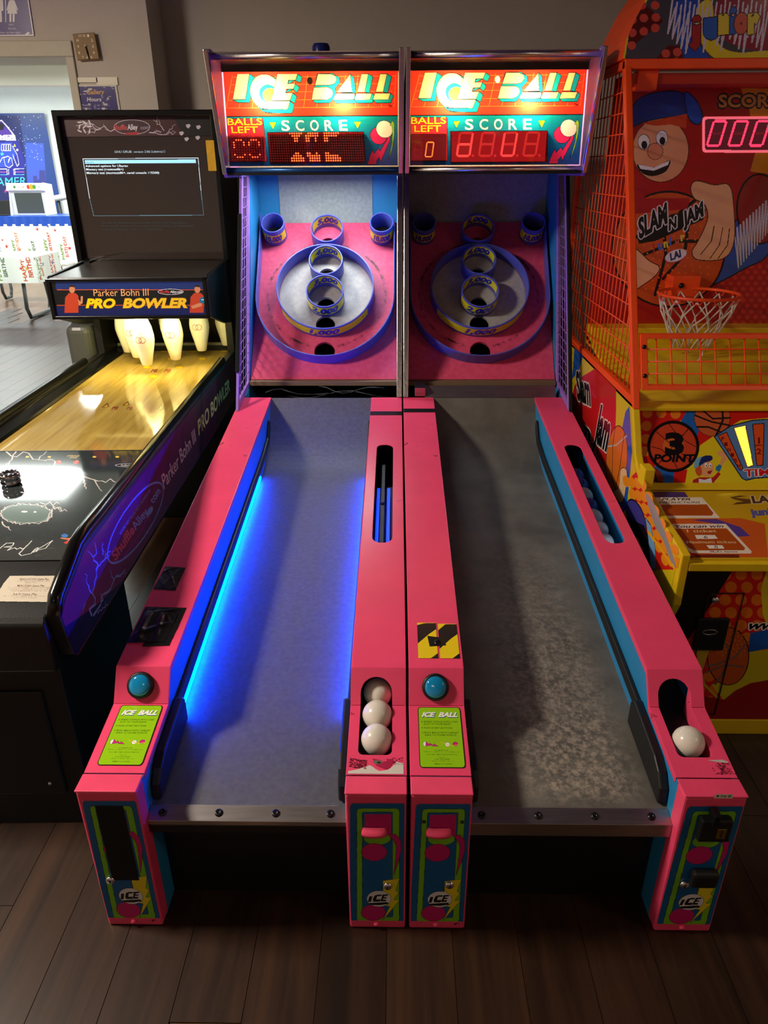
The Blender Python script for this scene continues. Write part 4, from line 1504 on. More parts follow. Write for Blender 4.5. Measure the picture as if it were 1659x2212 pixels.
o['label'] = 'cream card with the printed game rules'
# purple side art
pl, plw = local_plane(BG, (.0, .30, .56), (0, 1, 0), (0, 0, 1))
A = Art(0, 0, 2.40, .25, .0016, None, via(plw))
A.T = lambda x, y: (x, y)
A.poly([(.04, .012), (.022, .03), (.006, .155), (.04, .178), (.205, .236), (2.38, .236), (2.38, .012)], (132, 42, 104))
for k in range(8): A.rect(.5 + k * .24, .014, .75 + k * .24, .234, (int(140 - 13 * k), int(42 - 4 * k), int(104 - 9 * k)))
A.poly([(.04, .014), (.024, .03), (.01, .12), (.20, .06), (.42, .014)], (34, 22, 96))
rnd = random.Random(11)
A.T = via(plw, CB)
LB = (156, 160, 255)
for p, q, s, fk, w0 in (((860, 1740), (905, 1320), 1, 0, .008), ((905, 1320), (890, 1060), 2, 1, .006), ((905, 1310), (1040, 1140), 3, 2, .006), ((865, 1540), (800, 1350), 4, 1, .004), ((880, 1740), (980, 1540), 5, 1, .008), ((980, 1540), (1180, 1310), 6, 2, .006), ((920, 1720), (1020, 1640), 7, 1, .004), ((970, 1170), (960, 1060), 8, 0, .004), ((780, 1720), (800, 1620), 9, 0, .002)):
    A.bolt(p, q, w0, LB, .08, 8, s, fk)
C2 = crop(0, 640, 3.16)
A.T = via(plw, CB)


def oval(cx, cy, a, b, rot, n=48):
    c_, s_ = math.cos(rot), math.sin(rot)
    return [(cx + a * math.cos(2 * PI * k / n) * c_ - b * math.sin(2 * PI * k / n) * s_, cy + a * math.cos(2 * PI * k / n) * s_ + b * math.sin(2 * PI * k / n) * c_) for k in range(n)]


e = oval(1275, 870, 440, 142, -1.01)
A.line(e + [e[0]], .0065, LB)
A.text('Shuffle', (1085, 1235), (1270, 950), (1040, 1160), (240, 96, 140), .03)
A.text('Alley', (1275, 945), (1400, 775), (1225, 890), LB, .02)
A.text('com', (1445, 690), (1515, 575), (1400, 650), LB, .02)
A.ell(1410, 760, 22, 50, LB, rot=.5)
A.line([(1170, 1180), (1260, 1060), (1330, 960), (1385, 830)], .008, (150, 40, 170))
A.text('WHERE NOSTALGIA MEETS TECHNOLOGY', (1135, 990), (1420, 570), (1118, 965), LB, .0)
A.T = via(plw, C2)
A.text('Parker Bohn III', (1118, 1320), (1338, 985), (1098, 1220), (244, 196, 214), .008)
A.text('PRO BOWLER', (1355, 950), (1570, 640), (1345, 850), (238, 214, 150), .03, .1, 1, (70, 20, 30), .003)
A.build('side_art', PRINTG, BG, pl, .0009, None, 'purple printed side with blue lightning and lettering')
# pin bay
MB().box((-.74, 3.15, .56), (0, 3.18, 1.28)).box((-.74, 2.75, .56), (-.705, 3.15, 1.28)).box((-.035, 2.75, .56), (0, 3.15, 1.28)).box((-.705, 2.95, .770), (-.035, 3.15, .80)).build('pin_bay', BLACK, BG)
MB().box((-.70, 2.95, .80), (-.04, 2.965, .815)).build('pin_bay_ledge', mat('grey_ledge', (120, 122, 110), .5), BG)
# header box over the pins
sidehd = [(2.30, 1.075), (2.30, 1.245), (2.34, 1.262), (2.86, 1.285), (2.86, .95), (2.60, .99)]
for x0 in (-.755, -.018):
    MB().prism(sidehd, x0, x0 + .018).build('header_side', BLACK, BG, .003)
MB().box((-.737, 2.31, 1.075), (-.018, 2.35, 1.245)).build('header_box', BLACK, BG, .003)
MB().prism([(2.31, 1.245), (2.86, 1.262), (2.86, 1.275), (2.31, 1.256)], -.737, -.018).build('header_shelf', mat('shelf_dark', (52, 46, 40), .28, noise=.08), BG, .002)
mb = MB()
for a, b in (((-.745, 2.297, 1.238), (-.01, 2.312, 1.254)), ((-.745, 2.297, 1.068), (-.01, 2.312, 1.084)), ((-.755, 2.297, 1.068), (-.735, 2.312, 1.254)), ((-.030, 2.297, 1.068), (-.01, 2.312, 1.254))): mb.box(a, b)
mb.build('header_frame', GLOSSB, BG, .003)
MB().prism([(2.33, 1.07), (2.33, 1.075), (2.94, 1.24), (2.94, 1.235)], -.737, -.018).build('pin_bay_reflector', mat('reflector_white', (226, 224, 200), .5), BG)
pl, plw = local_plane(BG, (-.735, 2.309, 1.084), (1, 0, 0), (0, 0, 1))
C1 = crop(0, 0, 3.16)
A = Art(0, 0, .705, .154, .0011, (20, 24, 26), via(plw, C1))
A.poly([(380, 1915), (1430, 1915), (1430, 1975), (380, 1975)], (30, 52, 110))
A.poly([(380, 2090), (1440, 2090), (1440, 2180), (380, 2180)], (24, 34, 84))
for y in (1978, 2084): A.line([(390, y), (1420, y)], .0035, (206, 84, 48))
A.text('Parker Bohn III', (640, 2022), (1015, 2018), (636, 1972), (240, 176, 108), .0)
A.text('PRO', (585, 2100), (785, 2100), (590, 2038), (246, 210, 20), .05, .12, 1, (90, 50, 10), .002)
A.text('BOWLER', (838, 2100), (1280, 2098), (842, 2036), (238, 192, 40), .05, .12, 1, (90, 50, 10), .002)
A.ell(1165, 1992, 88, 20, (220, 220, 220)).ell(1165, 1992, 84, 17, (20, 26, 30))
A.text('Shuffle', (1090, 2000), (1160, 2000), (1090, 1982), (206, 60, 56), .02)
A.text('Alley.com', (1162, 2000), (1245, 2000), (1162, 1982), (226, 226, 226), .02)
# printed bowlers in red shirts
for bx, fl in ((490, 1), (1345, -1)):
    A.poly([(bx - 50, 2135), (bx - 45, 2030), (bx - 20, 2000), (bx + 25, 2000), (bx + 45, 2020), (bx + 45, 2135)], (190, 66, 40))
    A.ell(bx + 2, 1975, 20, 26, (206, 136, 92))
    A.poly([(bx - 20, 1960), (bx - 10, 1945), (bx + 15, 1945), (bx + 24, 1962), (bx, 1958)], (50, 34, 24))
    if fl > 0: A.poly([(bx + 42, 2040), (bx + 60, 2060), (bx + 62, 2020), (bx + 76, 2022), (bx + 74, 2070), (bx + 48, 2085)], (206, 136, 92))
    else: A.poly([(bx - 42, 2090), (bx + 10, 2070), (bx + 36, 2070), (bx + 30, 2090), (bx - 30, 2108)], (206, 136, 92)).ell(bx + 38, 2050, 22, 22, (30, 110, 140)).ell(bx + 32, 2046, 4, 4, (210, 236, 240)).ell(bx + 42, 2046, 4, 4, (210, 236, 240))
A.build('header_art', print_mat('header_print', .2, .4, False, .22), BG, pl, .0, None, 'lit title strip with yellow lettering')
# monitor cabinet
mz0, mz1, my = 1.262, 1.972, 2.855
mb = MB().plate([(-.80, mz0), (-.003, mz0), (-.003, mz1), (-.80, mz1)], [[(-.772, mz0 + .015), (-.030, mz0 + .015), (-.030, mz1 - .028), (-.772, mz1 - .028)]], lambda x, z, h: (x, my - .02 - h, z), .03)
mb.build('monitor_frame', GLOSSB, BG, .004)
MB().box((-.79, my + .06, mz0), (-.012, my + .5, mz1 - .01)).build('monitor_cabinet', BLACK, BG, .004)
for x0 in (-.79, -.030): MB().box((x0, my, mz0), (x0 + .018, my + .06, mz1 - .01)).build('monitor_cheek', BLACK, BG)
MB().box((-.772, my + .022, mz0), (-.030, my + .028, mz1)).build('screen_glass', mat('dark_glass', (56, 47, 43), .045, spec=.9), BG)
pl, plw = local_plane(BG, (-.772, my + .021, mz0), (1, 0, 0), (0, 0, 1))
A = Art(0, 0, .742, .70, .0012, None, via(plw, C1))
CY, WH = (150, 214, 246), (214, 236, 248)
A.line([(612, 1355), (566, 1084), (1352, 1078), (1372, 1300)], .0022, WH)
A.line([(1372, 1300), (1390, 1468), (640, 1474), (612, 1355)], .0018, (96, 140, 160))
A.poly([(578, 1094), (1335, 1088), (1337, 1112), (580, 1118)], CY)
A.text('Ubuntu', (580, 1114), (640, 1113), (580, 1101), (40, 60, 80), .0)
A.text('GNU GRUB  version 2.06-2ubuntu11', (782, 1044), (1126, 1041), (782, 1028), (150, 176, 186), .0)
for y, x0, x1, s_ in ((1140, 584, 872, 'Advanced options for Ubuntu'), (1163, 588, 842, 'Memory test (memtest86+)'), (1187, 592, 1086, 'Memory test (memtest86+, serial console 115200)')):
    A.text(s_, (x0, y), (x1, y - 1), (x0 - 1, y - 15), WH, .008)
for y, x0, x1, s_ in ((1526, 692, 1282, 'Use the up and down keys to select which entry is highlighted.'), (1548, 696, 1322, 'Press enter to boot the selected OS, e to edit the commands'), (1571, 702, 1108, 'before booting or c for a command-line.')):
    A.text(s_, (x0, y), (x1, y), (x0, y - 13), (44, 52, 54), .0)
A.build('screen_text', print_mat('screen_glow', .3, 0, False, .9), BG, pl, .0)
# printed strip and torn vinyl along the top of the glass
A = Art(0, .55, .742, .70, .0012, None, via(plw, C1))
A.poly([(372, 800), (1460, 795), (1480, 925), (400, 935)], (66, 30, 34))
A.poly([(1190, 800), (1460, 797), (1478, 925), (1250, 928)], (30, 27, 25))
SV = (196, 182, 184)
A.ell(902, 868, 124, 52, SV).ell(902, 868, 119, 48, (62, 30, 40))
A.text('Shuffle', (780, 888), (868, 886), (778, 850), (206, 70, 66), .02)
A.text('Alley', (872, 886), (942, 885), (870, 848), (230, 222, 222), .02)
A.text('com', (962, 884), (1024, 882), (960, 856), (150, 140, 146), .02)
A.poly([(840, 908), (960, 900), (930, 920), (870, 920)], (176, 40, 40))
for p, q, s in (((780, 885), (640, 850), 31), ((680, 880), (570, 830), 32), ((690, 880), (600, 920), 33), ((1020, 905), (1200, 900), 34), ((1120, 890), (1050, 820), 35), ((1100, 900), (1040, 905), 36), ((640, 850), (520, 860), 37)): A.bolt(p, q, .004, SV, .12, 8, s, 2)
for k in range(9):
    x, y, r_ = 545 + (k % 3) * 34, 835 + (k // 3) * 30, .6 * k
    A.ell(x, y, 18, 5, (214, 204, 204), rot=r_)
for x, y in ((1240, 910), (1285, 860), (1355, 868), (1350, 940), (1275, 950)):
    A.poly([(x - 16, y - 8), (x + 8, y - 14), (x + 18, y - 2), (x + 4, y + 16), (x - 10, y + 10)], (206, 198, 196))
A.build('glass_vinyl', PRINT, BG, Plane(pl.o - np.array([0, .004, 0]), (1, 0, 0), (0, 0, 1)), .0)
MB().box((-.060, my - .026, 1.700), (-.018, my - .0215, 1.838)).build('yellow_tag', mat('yellow_tag', (226, 170, 20), .5, noise=.1), BG, .002)
# pin lamp
bl = bpy.data.lights.new('pin_lamp_light', 'AREA')
bl.shape, bl.size, bl.size_y, bl.energy, bl.color = 'RECTANGLE', .6, .06, 5.8, (1.0, .90, .38)
bo = bpy.data.objects.new('pin_lamp_light', bl)
COL.objects.link(bo)
bo.parent = BG
bo.location = (-.37, 2.40, 1.082)
bo.rotation_euler = (math.radians(22), 0, 0)
MB().tube([(-.68, 2.385, 1.088), (-.06, 2.385, 1.088)], .006, 10).build('pin_lamp', mat('pin_tube', (255, 250, 220), .4, emit=(255, 240, 170), es=3), BG)

# pins
PINP = [(.0, 0), (.022, 0), (.026, .004), (.036, .05), (.046, .09), (.0525, .125), (.052, .15), (.046, .19), (.034, .225), (.023, .255), (.0205, .275), (.0225, .30), (.0265, .325), (.024, .345), (.014, .357), (.0, .36)]


def pin_r(h):
    for (r0, h0), (r1, h1) in zip(PINP, PINP[1:]):
        if h0 <= h <= h1 and h1 > h0: return r0 + (r1 - r0) * (h - h0) / (h1 - h0)
    return .02


pinb = MB().lathe(PINP, (0, 0, 0), (0, 0, 1), 32).mesh('body')
pinb.materials.append(mat('pin_white', (236, 232, 214), .2, noise=.03))
A = Art(-.045, .10, .045, .175, .0008)
for cx in (-.009, .009):
    for k in range(30):
        a, b = 2 * PI * k / 30, 2 * PI * (k + 1) / 30
        A.line([(cx + .0145 * math.cos(a), .135 + .0145 * math.sin(a)), (cx + .0145 * math.cos(b), .135 + .0145 * math.sin(b))], .0022, (176, 40, 40))
pmark = A.mesh('ring_mark', lambda u, v: ((pin_r(v) + .0012) * math.sin(u / .05), -(pin_r(v) + .0012) * math.cos(u / .05), v), maxrun=6)
pmark.materials.append(PRINT)
A = Art(-.08, .19, .08, .22, .0009)
A.ell(0, .203, .033, .009, (40, 44, 50)).ell(0, .204, .031, .006, (200, 206, 206)).rect(-.02, .200, .02, .2025, (196, 50, 40))
pcrown = A.mesh('oval_mark', lambda u, v: ((pin_r(v) + .0014) * math.sin(u / .045), -(pin_r(v) + .0014) * math.cos(u / .045), v), maxrun=6)
pcrown.materials.append(PRINT)
A = Art(-.075, .238, .075, .252, .001)
A.rect(-.075, .239, .075, .243, (190, 34, 36)).rect(-.075, .246, .075, .250, (190, 34, 36))
pstr = A.mesh('neck_stripes', lambda u, v: ((pin_r(v) + .001) * math.sin(u / .024), -(pin_r(v) + .001) * math.cos(u / .024), v), maxrun=6)
pstr.materials.append(PRINT)
for x, y, k, lb in ((-1.292, 2.437, 0, 'front bowling pin, nearest the player, marked with red rings'), (-1.179, 2.556, 0, 'bowling pin to the right of the front pin'), (-1.397, 2.609, 0, 'bowling pin half hidden on the left behind the front pin'), (-1.092, 2.759, 0, 'bowling pin standing apart right of the middle, marked with red rings'), (-1.484, 2.728, 2, 'leftmost bowling pin at the back of the rack'), (-1.245, 2.74, 0, 'bowling pin half hidden behind the pin right of the front one'), (-1.30, 2.90, 2, 'back-row bowling pin in the middle with an oval mark'), (-.985, 2.895, 2, 'rightmost bowling pin, beside the black bay wall')):
    t = thing('bowling_pin', lb, 'bowling pin', (x, y, .812), 0, 'bowling pins hung over the lane')
    link('body', pinb, t)
    link('ring_mark' if k == 0 else 'oval_mark', pmark if k == 0 else pcrown, t)
    link('neck_stripes', pstr, t)
    MB().tube([(0, 0, .358), (0, .0, .44)], .003, 6).build('hanger', BOLT, t)
pk = thing('shuffle_puck', 'round chrome shuffle puck lying on the dark playfield', 'puck', (-1.30, 1.0, .7715), .4)
MB().lathe([(.0, 0), (.027, 0), (.031, .004), (.032, .010), (.029, .014), (.029, .017), (.032, .021), (.032, .034), (.028, .039), (.018, .039), (.016, .035), (0, .035)], (0, 0, 0), (0, 0, 1), 36).build('puck_body', mat('puck_chrome', (220, 220, 224), .08, 1.0), pk)
for k in range(10):
    a = 2 * PI * k / 10
    MB().lathe([(.0045, 0), (.004, .0012), (0, .0015)], (.023 * math.cos(a), .023 * math.sin(a), .039), (0, 0, 1), 10).build('rivet', BOLT, pk)

# ------------------------------------------------------------------ basketball game
BK = thing('basketball_game', 'orange-caged children\'s basketball game with red backboard and yellow cabinet', 'arcade game', (.80, .68, 0))
bx0, by0 = .80, .68


def W2(x, y, z): return (x - bx0, y - by0, z)


def bplane(o, ux, uy):
    return Plane(W2(*o), ux, uy), Plane(o, ux, uy)


def wbox(a, b): return MB().box(W2(*a), W2(*b))


XR = 1.66
prof_s = [(.672, .69), (.672, .52), (.70, .46), (.70, .0), (2.6, 0), (2.6, .955), (1.29, .955), (1.235, .88), (1.187, .808), (1.12, .757), (1.054, .728), (.95, .715), (.75, .70)]
for x0, x1 in ((.80, .826), (XR - .026, XR)):
    MB().prism([(y - by0, z) for y, z in prof_s], x0 - bx0, x1 - bx0).build('side_panel', YELLOW, BK, .004)
# side art
pl, plw = bplane((.80, 2.6, 0), (0, -1, 0), (0, 0, 1))
C8 = crop(1230, 600, 3.457)
T8 = via(plw, C8)
A = Art(.0, .05, 1.915, .95, .002, None)
fl = lambda P: [(2.6 - y, z) for y, z in P]
A.poly(fl([(.70, .67), (.70, .53), (.715, .47), (.715, .06), (2.58, .06), (2.58, .945), (1.31, .945), (1.25, .86), (1.20, .788), (1.12, .737), (1.05, .708), (.95, .697), (.76, .685)]), (222, 196, 24))
A.T = T8
A.poly(sm([(160, 700), (330, 680), (340, 1200), (250, 1700), (60, 1700), (20, 900)]), (206, 26, 26))
A.poly([(40, 520), (110, 560), (70, 700), (20, 760)], (34, 92, 190))
A.poly([(420, 1000), (450, 960), (470, 1300), (430, 1720), (380, 1780), (300, 1600)], (34, 92, 190))
for p0, p1, tp, s_ in (((60, 900), (165, 950), (40, 690), 'Slam'), ((110, 1170), (165, 1230), (100, 1050), 'n'), ((180, 1200), (285, 1290), (215, 930), 'Jam')):
    A.text(s_, p0, p1, tp, (20, 14, 16), .05, .25, 1, (238, 228, 220), .006)
A.ell(355, 1350, 78, 245, (226, 116, 30), (40, 20, 12), .004, rot=.06)
A.line([(290, 1260), (350, 1250), (430, 1180)], .006, (196, 190, 186))
A.line([(345, 1110), (325, 1250), (320, 1500), (350, 1590)], .006, (60, 30, 20))
A.line([(410, 1170), (380, 1400), (345, 1590)], .006, (60, 30, 20))
A.poly(sm([(330, 1600), (370, 1560), (385, 1430), (425, 1430), (430, 1500), (410, 1640), (380, 1680)]), (242, 196, 140), (60, 30, 20), .003)
for k in range(7): A.line([(180 + k * 12, 1280 + k * 22), (192 + k * 12, 1370 + k * 20), (200 + k * 12, 1300 + k * 22)], .005, (240, 236, 230))
A.poly([(450, 1500), (500, 1450), (620, 1780), (780, 2180), (640, 2180), (500, 1780)], (214, 34, 22))
for i in range(7):
    for j in range(4): A.ell(485 + i * 48 + j * 42 - 60, 1520 + i * 98 + j * 8, 24, 45, (244, 150, 22), rot=-.3)
A.poly(sm([(570, 1620), (640, 1700), (790, 2120), (770, 2140), (700, 1960), (640, 1850)]), (150, 150, 152))
A.ell(500, 1800, 62, 150, (70, 60, 150), (24, 16, 50), .006, rot=-.3)
A.poly([(430, 1790), (560, 1850), (640, 2050), (640, 2180), (590, 2160), (520, 1950)], (26, 18, 26))
A.poly([(570, 1790), (610, 1850), (640, 2000), (650, 2180), (610, 2180), (590, 1950)], (120, 176, 224), (30, 40, 70), .003)
A.line([(590, 1900), (660, 1990), (720, 2080), (780, 2160)], .012, (244, 176, 20))
A.build('side_art', PRINTG, BK, pl, .0008, None, 'bright printed side with basketball and black brush lettering')
# lower front cabinet
wbox((.826, .70, .055), (XR - .026, .74, .63)).build('front_panel', YELLOW, BK, .002)
wbox((.826, .72, .0), (XR - .026, 2.6, .05)).build('plinth', BLACK, BK)
wbox((.826, .695, .0), (XR - .026, .72, .06)).build('kick_bar', YELLOW, BK, .003)
C7b = crop(1400, 1180, 4.807)
pl, plw = bplane((.826, .70, .06), (1, 0, 0), (0, 0, 1))
A = Art(0, 0, .80, .57, .0012, (206, 30, 16), via(plw, C7b))
for i in range(22):
    for j in range(13): A.ell(200 + i * 165 - (j % 2) * 60, 160 + j * 132, 60, 58, (226, 112, 20))
A.poly([(380, 200), (910, 200), (300, 1150), (200, 1150), (200, 500)], (14, 11, 11))
A.poly([(1245, 190), (1170, 450), (1190, 700), (1245, 860), (1600, 860), (1600, 190)], (222, 200, 40))
A.poly([(1245, 860), (1060, 900), (1040, 1100), (1245, 1060), (1600, 1000), (1600, 860)], (20, 84, 176))
A.poly([(1020, 1100), (1600, 1020), (1600, 1800), (1000, 1800), (780, 1590), (660, 1440), (880, 1350), (1000, 1250)], (206, 190, 30))
A.poly([(790, 1590), (900, 1500), (1060, 1420), (1400, 1360), (1600, 1370), (1600, 1820), (560, 1830), (560, 1550)], (150, 16, 14))
A.ell(830, 1140, 215, 300, (196, 84, 30), (30, 16, 10), .003)
for k in range(60):
    a, r_ = k * 2.4, 24 * math.sqrt(k)
    A.ell(860 + r_ * math.cos(a), 1000 + r_ * .9 * math.sin(a), 7, 8, (226, 140, 40))
for P in ([(1040, 990), (900, 1150), (700, 1230), (600, 1240)], [(990, 1250), (800, 1230), (600, 1310)], [(690, 870), (830, 1050), (820, 1240), (700, 1430)]): A.line(P, .006, (110, 96, 92))
A.poly([(510, 1070), (640, 1060), (560, 1300), (600, 1440), (520, 1440)], (196, 160, 50))
A.line([(590, 1440), (720, 1570)], .008, (206, 170, 40))
A.text('WWW', (1035, 860), (1470, 860), (1050, 800), (14, 14, 14), .06, .25, 1, (238, 236, 230), .004)
A.build('front_art', PRINTG, BK, pl, .0008, None, 'red and orange dotted printed front')
# coin door with slot plate
dl = lambda x, y: (lambda q: (q[0], q[1]))(plw.uv(*C7b(x, y)))
c0, c1 = dl(345, 1750), dl(1000, 480)
ax, az, bx_, bz = .826 + c0[0], .06 + max(c0[1], .02), .826 + c1[0], .06 + c1[1]
dm = MB()
for a, b in (((ax, .6955, az), (bx_, .699, az + .003)), ((ax, .6955, bz - .003), (bx_, .699, bz)), ((ax, .6955, az), (ax + .003, .699, bz)), ((bx_ - .003, .6955, az), (bx_, .699, bz))): dm.box(W2(*a), W2(*b))
door = dm.build('coin_door', mat('door_edge', (70, 40, 28), .3, .4), BK)
c0, c1 = dl(440, 1060), dl(840, 735)
cp = wbox((.826 + c0[0], .688, .06 + c0[1]), (.826 + c1[0], .698, .06 + c1[1])).build('coin_plate', BLACK, door, .003)
cc = dl(625, 868)
MB().tube([W2(.826 + cc[0] + .022 * math.cos(a), .6872, .06 + cc[1] + .009 * math.sin(a)) for a in [2 * PI * k / 20 for k in range(21)]], .0014, 6, False).build('slot_rim', STEEL, cp)
cc = dl(690, 545)
MB().lathe([(.011, 0), (.011, .006), (.008, .010), (0, .010)], W2(.826 + cc[0], .698, .06 + cc[1]), (0, -1, 0), 20).build('door_lock', CHROME, door)
# control deck
wbox((.826, .672, .635), (XR - .026, .70, .662)).build('deck_edge', YELLOW, BK, .003)
d0, d1 = (.69, .664), (1.10, .712)
ln_ = math.hypot(d1[0] - d0[0], d1[1] - d0[1])
dc, ds = (d1[0] - d0[0]) / ln_, (d1[1] - d0[1]) / ln_
sc_ = [(1.36 + .16 * math.cos(a), -.001 + .20 * math.sin(a)) for a in [math.radians(180 - 12 * k) for k in range(16)]]
out = [(.826, 0), (1.20, 0)] + sc_[1:-1] + [(1.52, 0), (XR - .026, 0), (XR - .026, ln_), (.826, ln_)]
dfn = lambda u, v, h: W2(u, d0[0] + dc * v - ds * h, d0[1] + ds * v + dc * h)
MB().plate(out, [], dfn, .02).build('control_deck', YELLOW, BK)
mb = MB()
for p, q in zip(sc_, sc_[1:]):
    mb.add([dfn(p[0], p[1], .003), dfn(q[0], q[1], .003), dfn(q[0], q[1], -.16), dfn(p[0], p[1], -.16)], [(0, 1, 2, 3)])
mb.build('ball_scoop', YELLOW, BK)
wbox((1.19, .70, .49), (1.53, .92, .50)).build('scoop_floor', mat('scoop_dark', (60, 44, 20), .6), BK)
plc = Plane(W2(.826, *d0), (1, 0, 0), (0, dc, ds))
plw = Plane((.826, *d0), (1, 0, 0), (0, dc, ds))
C6 = crop(1370, 850, 5.672)
A = Art(0, 0, .81, ln_, .0012, (206, 166, 24), via(plw, C6))
Tm = A.T
A.poly([(200, 1210), (620, 1210), (700, 1340), (400, 1480), (280, 1400)], (60, 44, 110))
A.poly([(340, 1540), (1300, 1530), (1600, 1600), (1640, 2010), (560, 2010)], (206, 92, 34))
A.poly([(700, 1550), (1000, 1540), (1300, 1640), (1420, 1750), (1250, 1760), (1000, 1600)], (74, 62, 150))
A.poly([(540, 1950), (760, 1950), (750, 2015), (590, 2015)], (206, 30, 20))
A.poly([(745, 1975), (1280, 1975), (1290, 2015), (745, 2015)], (110, 40, 24))
for (P, Q) in (([(250, 1275), (830, 1275), (1045, 1520), (1040, 1530), (370, 1530)], [(320, 1365), (890, 1362), (970, 1470), (950, 1500), (390, 1500)]), ([(420, 1600), (1120, 1600), (1440, 1940), (1430, 1965), (700, 1960), (640, 1910)], [(490, 1660), (1130, 1655), (1360, 1900), (1340, 1925), (730, 1925), (660, 1890)])):
    A.poly(P, (236, 222, 206))
    A.poly(Q, (176, 78, 22))
A.text('PLAYER', (336, 1312), (694, 1312), (350, 1282), (60, 50, 44), .03)
A.text('INSTRUCTIONS', (300, 1350), (800, 1350), (310, 1324), (70, 56, 48), .01)
A.text('You can win', (480, 1648), (1090, 1645), (490, 1612), (50, 44, 60), .02)
A.text('1 ticket', (650, 1705), (1010, 1703), (640, 1670), (236, 200, 150), .01)
A.poly([(735, 1735), (990, 1735), (1030, 1785), (765, 1788)], (240, 232, 220), (150, 40, 30), .0015)
A.text('6', (852, 1778), (902, 1778), (850, 1744), (70, 60, 60), .01)
A.text('Maximum tickets', (640, 1838), (1250, 1838), (636, 1806), (236, 200, 150), .01)
A.poly([(880, 1860), (1080, 1860), (1108, 1905), (910, 1905)], (240, 232, 220), (150, 40, 30), .0015)
A.text('5', (980, 1898), (1028, 1898), (976, 1866), (70, 60, 60), .01)
A.text('©L.A.I. Games', (925, 1950), (1265, 1950), (918, 1932), (60, 40, 36), .02)
A.poly([(1165, 1272), (1290, 1252), (1380, 1260), (1240, 1280), (1420, 1300), (1430, 1350), (1200, 1366), (1260, 1335), (1340, 1330), (1220, 1300)], (90, 56, 26))
A.text('LAM', (1450, 1345), (1820, 1330), (1400, 1260), (70, 44, 26), .05, .2, 1, (226, 206, 170), .003)
A.text('junior', (1430, 1500), (1860, 1470), (1400, 1420), (70, 90, 170), .06)
# blank out the scoop opening
A.T = lambda x, y: (x, y)
A.poly([(p[0] - .826, p[1]) for p in sc_], None)
A.build('deck_art', PRINTG, BK, plc, .001, None, 'orange and yellow printed instruction deck')
for x in (.84, 1.17):
    MB().lathe([(.006, 0), (.005, .002), (0, .003)], dfn(x, .014, .001), (0, -ds, dc), 12).build('deck_bolt', BOLT, BK)
# riser panel
r0, r1 = (1.10, .712), (1.335, .925)
ln_ = math.hypot(r1[0] - r0[0], r1[1] - r0[1])
rc, rs = (r1[0] - r0[0]) / ln_, (r1[1] - r0[1]) / ln_
rfn = lambda u, v, h: W2(u, r0[0] + rc * v - rs * h, r0[1] + rs * v + rc * h)
MB().plate([(.826, 0), (XR - .026, 0), (XR - .026, ln_), (.826, ln_)], [], rfn, .02).build('riser_panel', YELLOW, BK, .002)
MB().prism([(r1[0] - by0 - .02, r1[1] - .004), (r1[0] - by0 + .03, r1[1] + .012), (r1[0] - by0 + .03, r1[1] + .02), (r1[0] - by0 - .02, r1[1] + .008)], .026, XR - bx0 - .026).build('riser_trim', YELLOW, BK, .002)
MB().prism([(r0[0] - by0 - .012, r0[1] + .001), (r0[0] - by0 + .012, r0[1] + .016), (r0[0] - by0 + .006, r0[1] + .022), (r0[0] - by0 - .018, r0[1] + .006)], .026, XR - bx0 - .026).build('riser_trim', YELLOW, BK, .002)
plc = Plane(W2(.826, *r0), (1, 0, 0), (0, rc, rs))
plw = Plane((.826, *r0), (1, 0, 0), (0, rc, rs))
A = Art(0, .018, .81, ln_ - .008, .0012, (226, 202, 28), via(plw, C6))
RD, BU = (206, 30, 20), (30, 96, 182)
A.poly([(0, 200), (760, 200), (560, 340), (250, 900), (340, 1180), (0, 1180)], RD)
A.poly([(740, 200), (1180, 200), (1640, 200), (1640, 300), (1300, 330), (960, 530), (800, 640), (700, 500)], RD)
A.poly([(650, 205), (760, 205), (790, 450), (760, 560), (560, 360)], BU)
A.poly(sm([(240, 900), (500, 960), (470, 1175), (340, 1175)]), BU)
A.poly([(490, 970), (650, 930), (610, 1175), (465, 1175)], RD)
for x, y in ((160, 240), (330, 240), (505, 250), (150, 400), (145, 560), (135, 710)): A.ell(x, y, 62, 62, (224, 122, 30))
A.ell(210, 1080, 150, 175, (120, 44, 26)).line([(240, 930), (300, 1180)], .005, (40, 20, 16)).line([(80, 1000), (350, 1100)], .005, (40, 20, 16))
A.ell(955, 300, 220, 225, (196, 92, 48), (70, 34, 22), .002)
for P in ([(840, 210), (960, 310), (1170, 300)], [(745, 270), (950, 350), (1160, 390)], [(770, 410), (900, 410), (1050, 470)], [(1080, 210), (1085, 330), (1000, 520)]): A.line(P, .007, (40, 26, 20))
A.poly(sm([(2500, 200), (3600, 200), (3600, 1175), (2700, 1175), (2900, 800), (2450, 500)]), RD)
A.poly(sm([(2300, 640), (2500, 560), (2800, 820), (2600, 1180), (2350, 1180), (2450, 900)]), BU)
A.ell(478, 650, 320, 318, (26, 18, 16)).ell(478, 650, 282, 280, (200, 66, 34)).ell(478, 650, 130, 130, (206, 100, 40))
for P in ([(270, 470), (480, 650), (690, 830)], [(660, 440), (480, 640), (300, 860)], [(430, 380), (520, 500), (640, 590), (755, 655)], [(205, 650), (340, 690), (480, 830), (530, 920)]): A.line(P, .003, (60, 26, 20))
A.text('3', (375, 738), (610, 738), (375, 485), (22, 16, 16), .06)
A.text('POINT', (235, 838), (740, 838), (245, 745), (22, 16, 16), .05, .05)
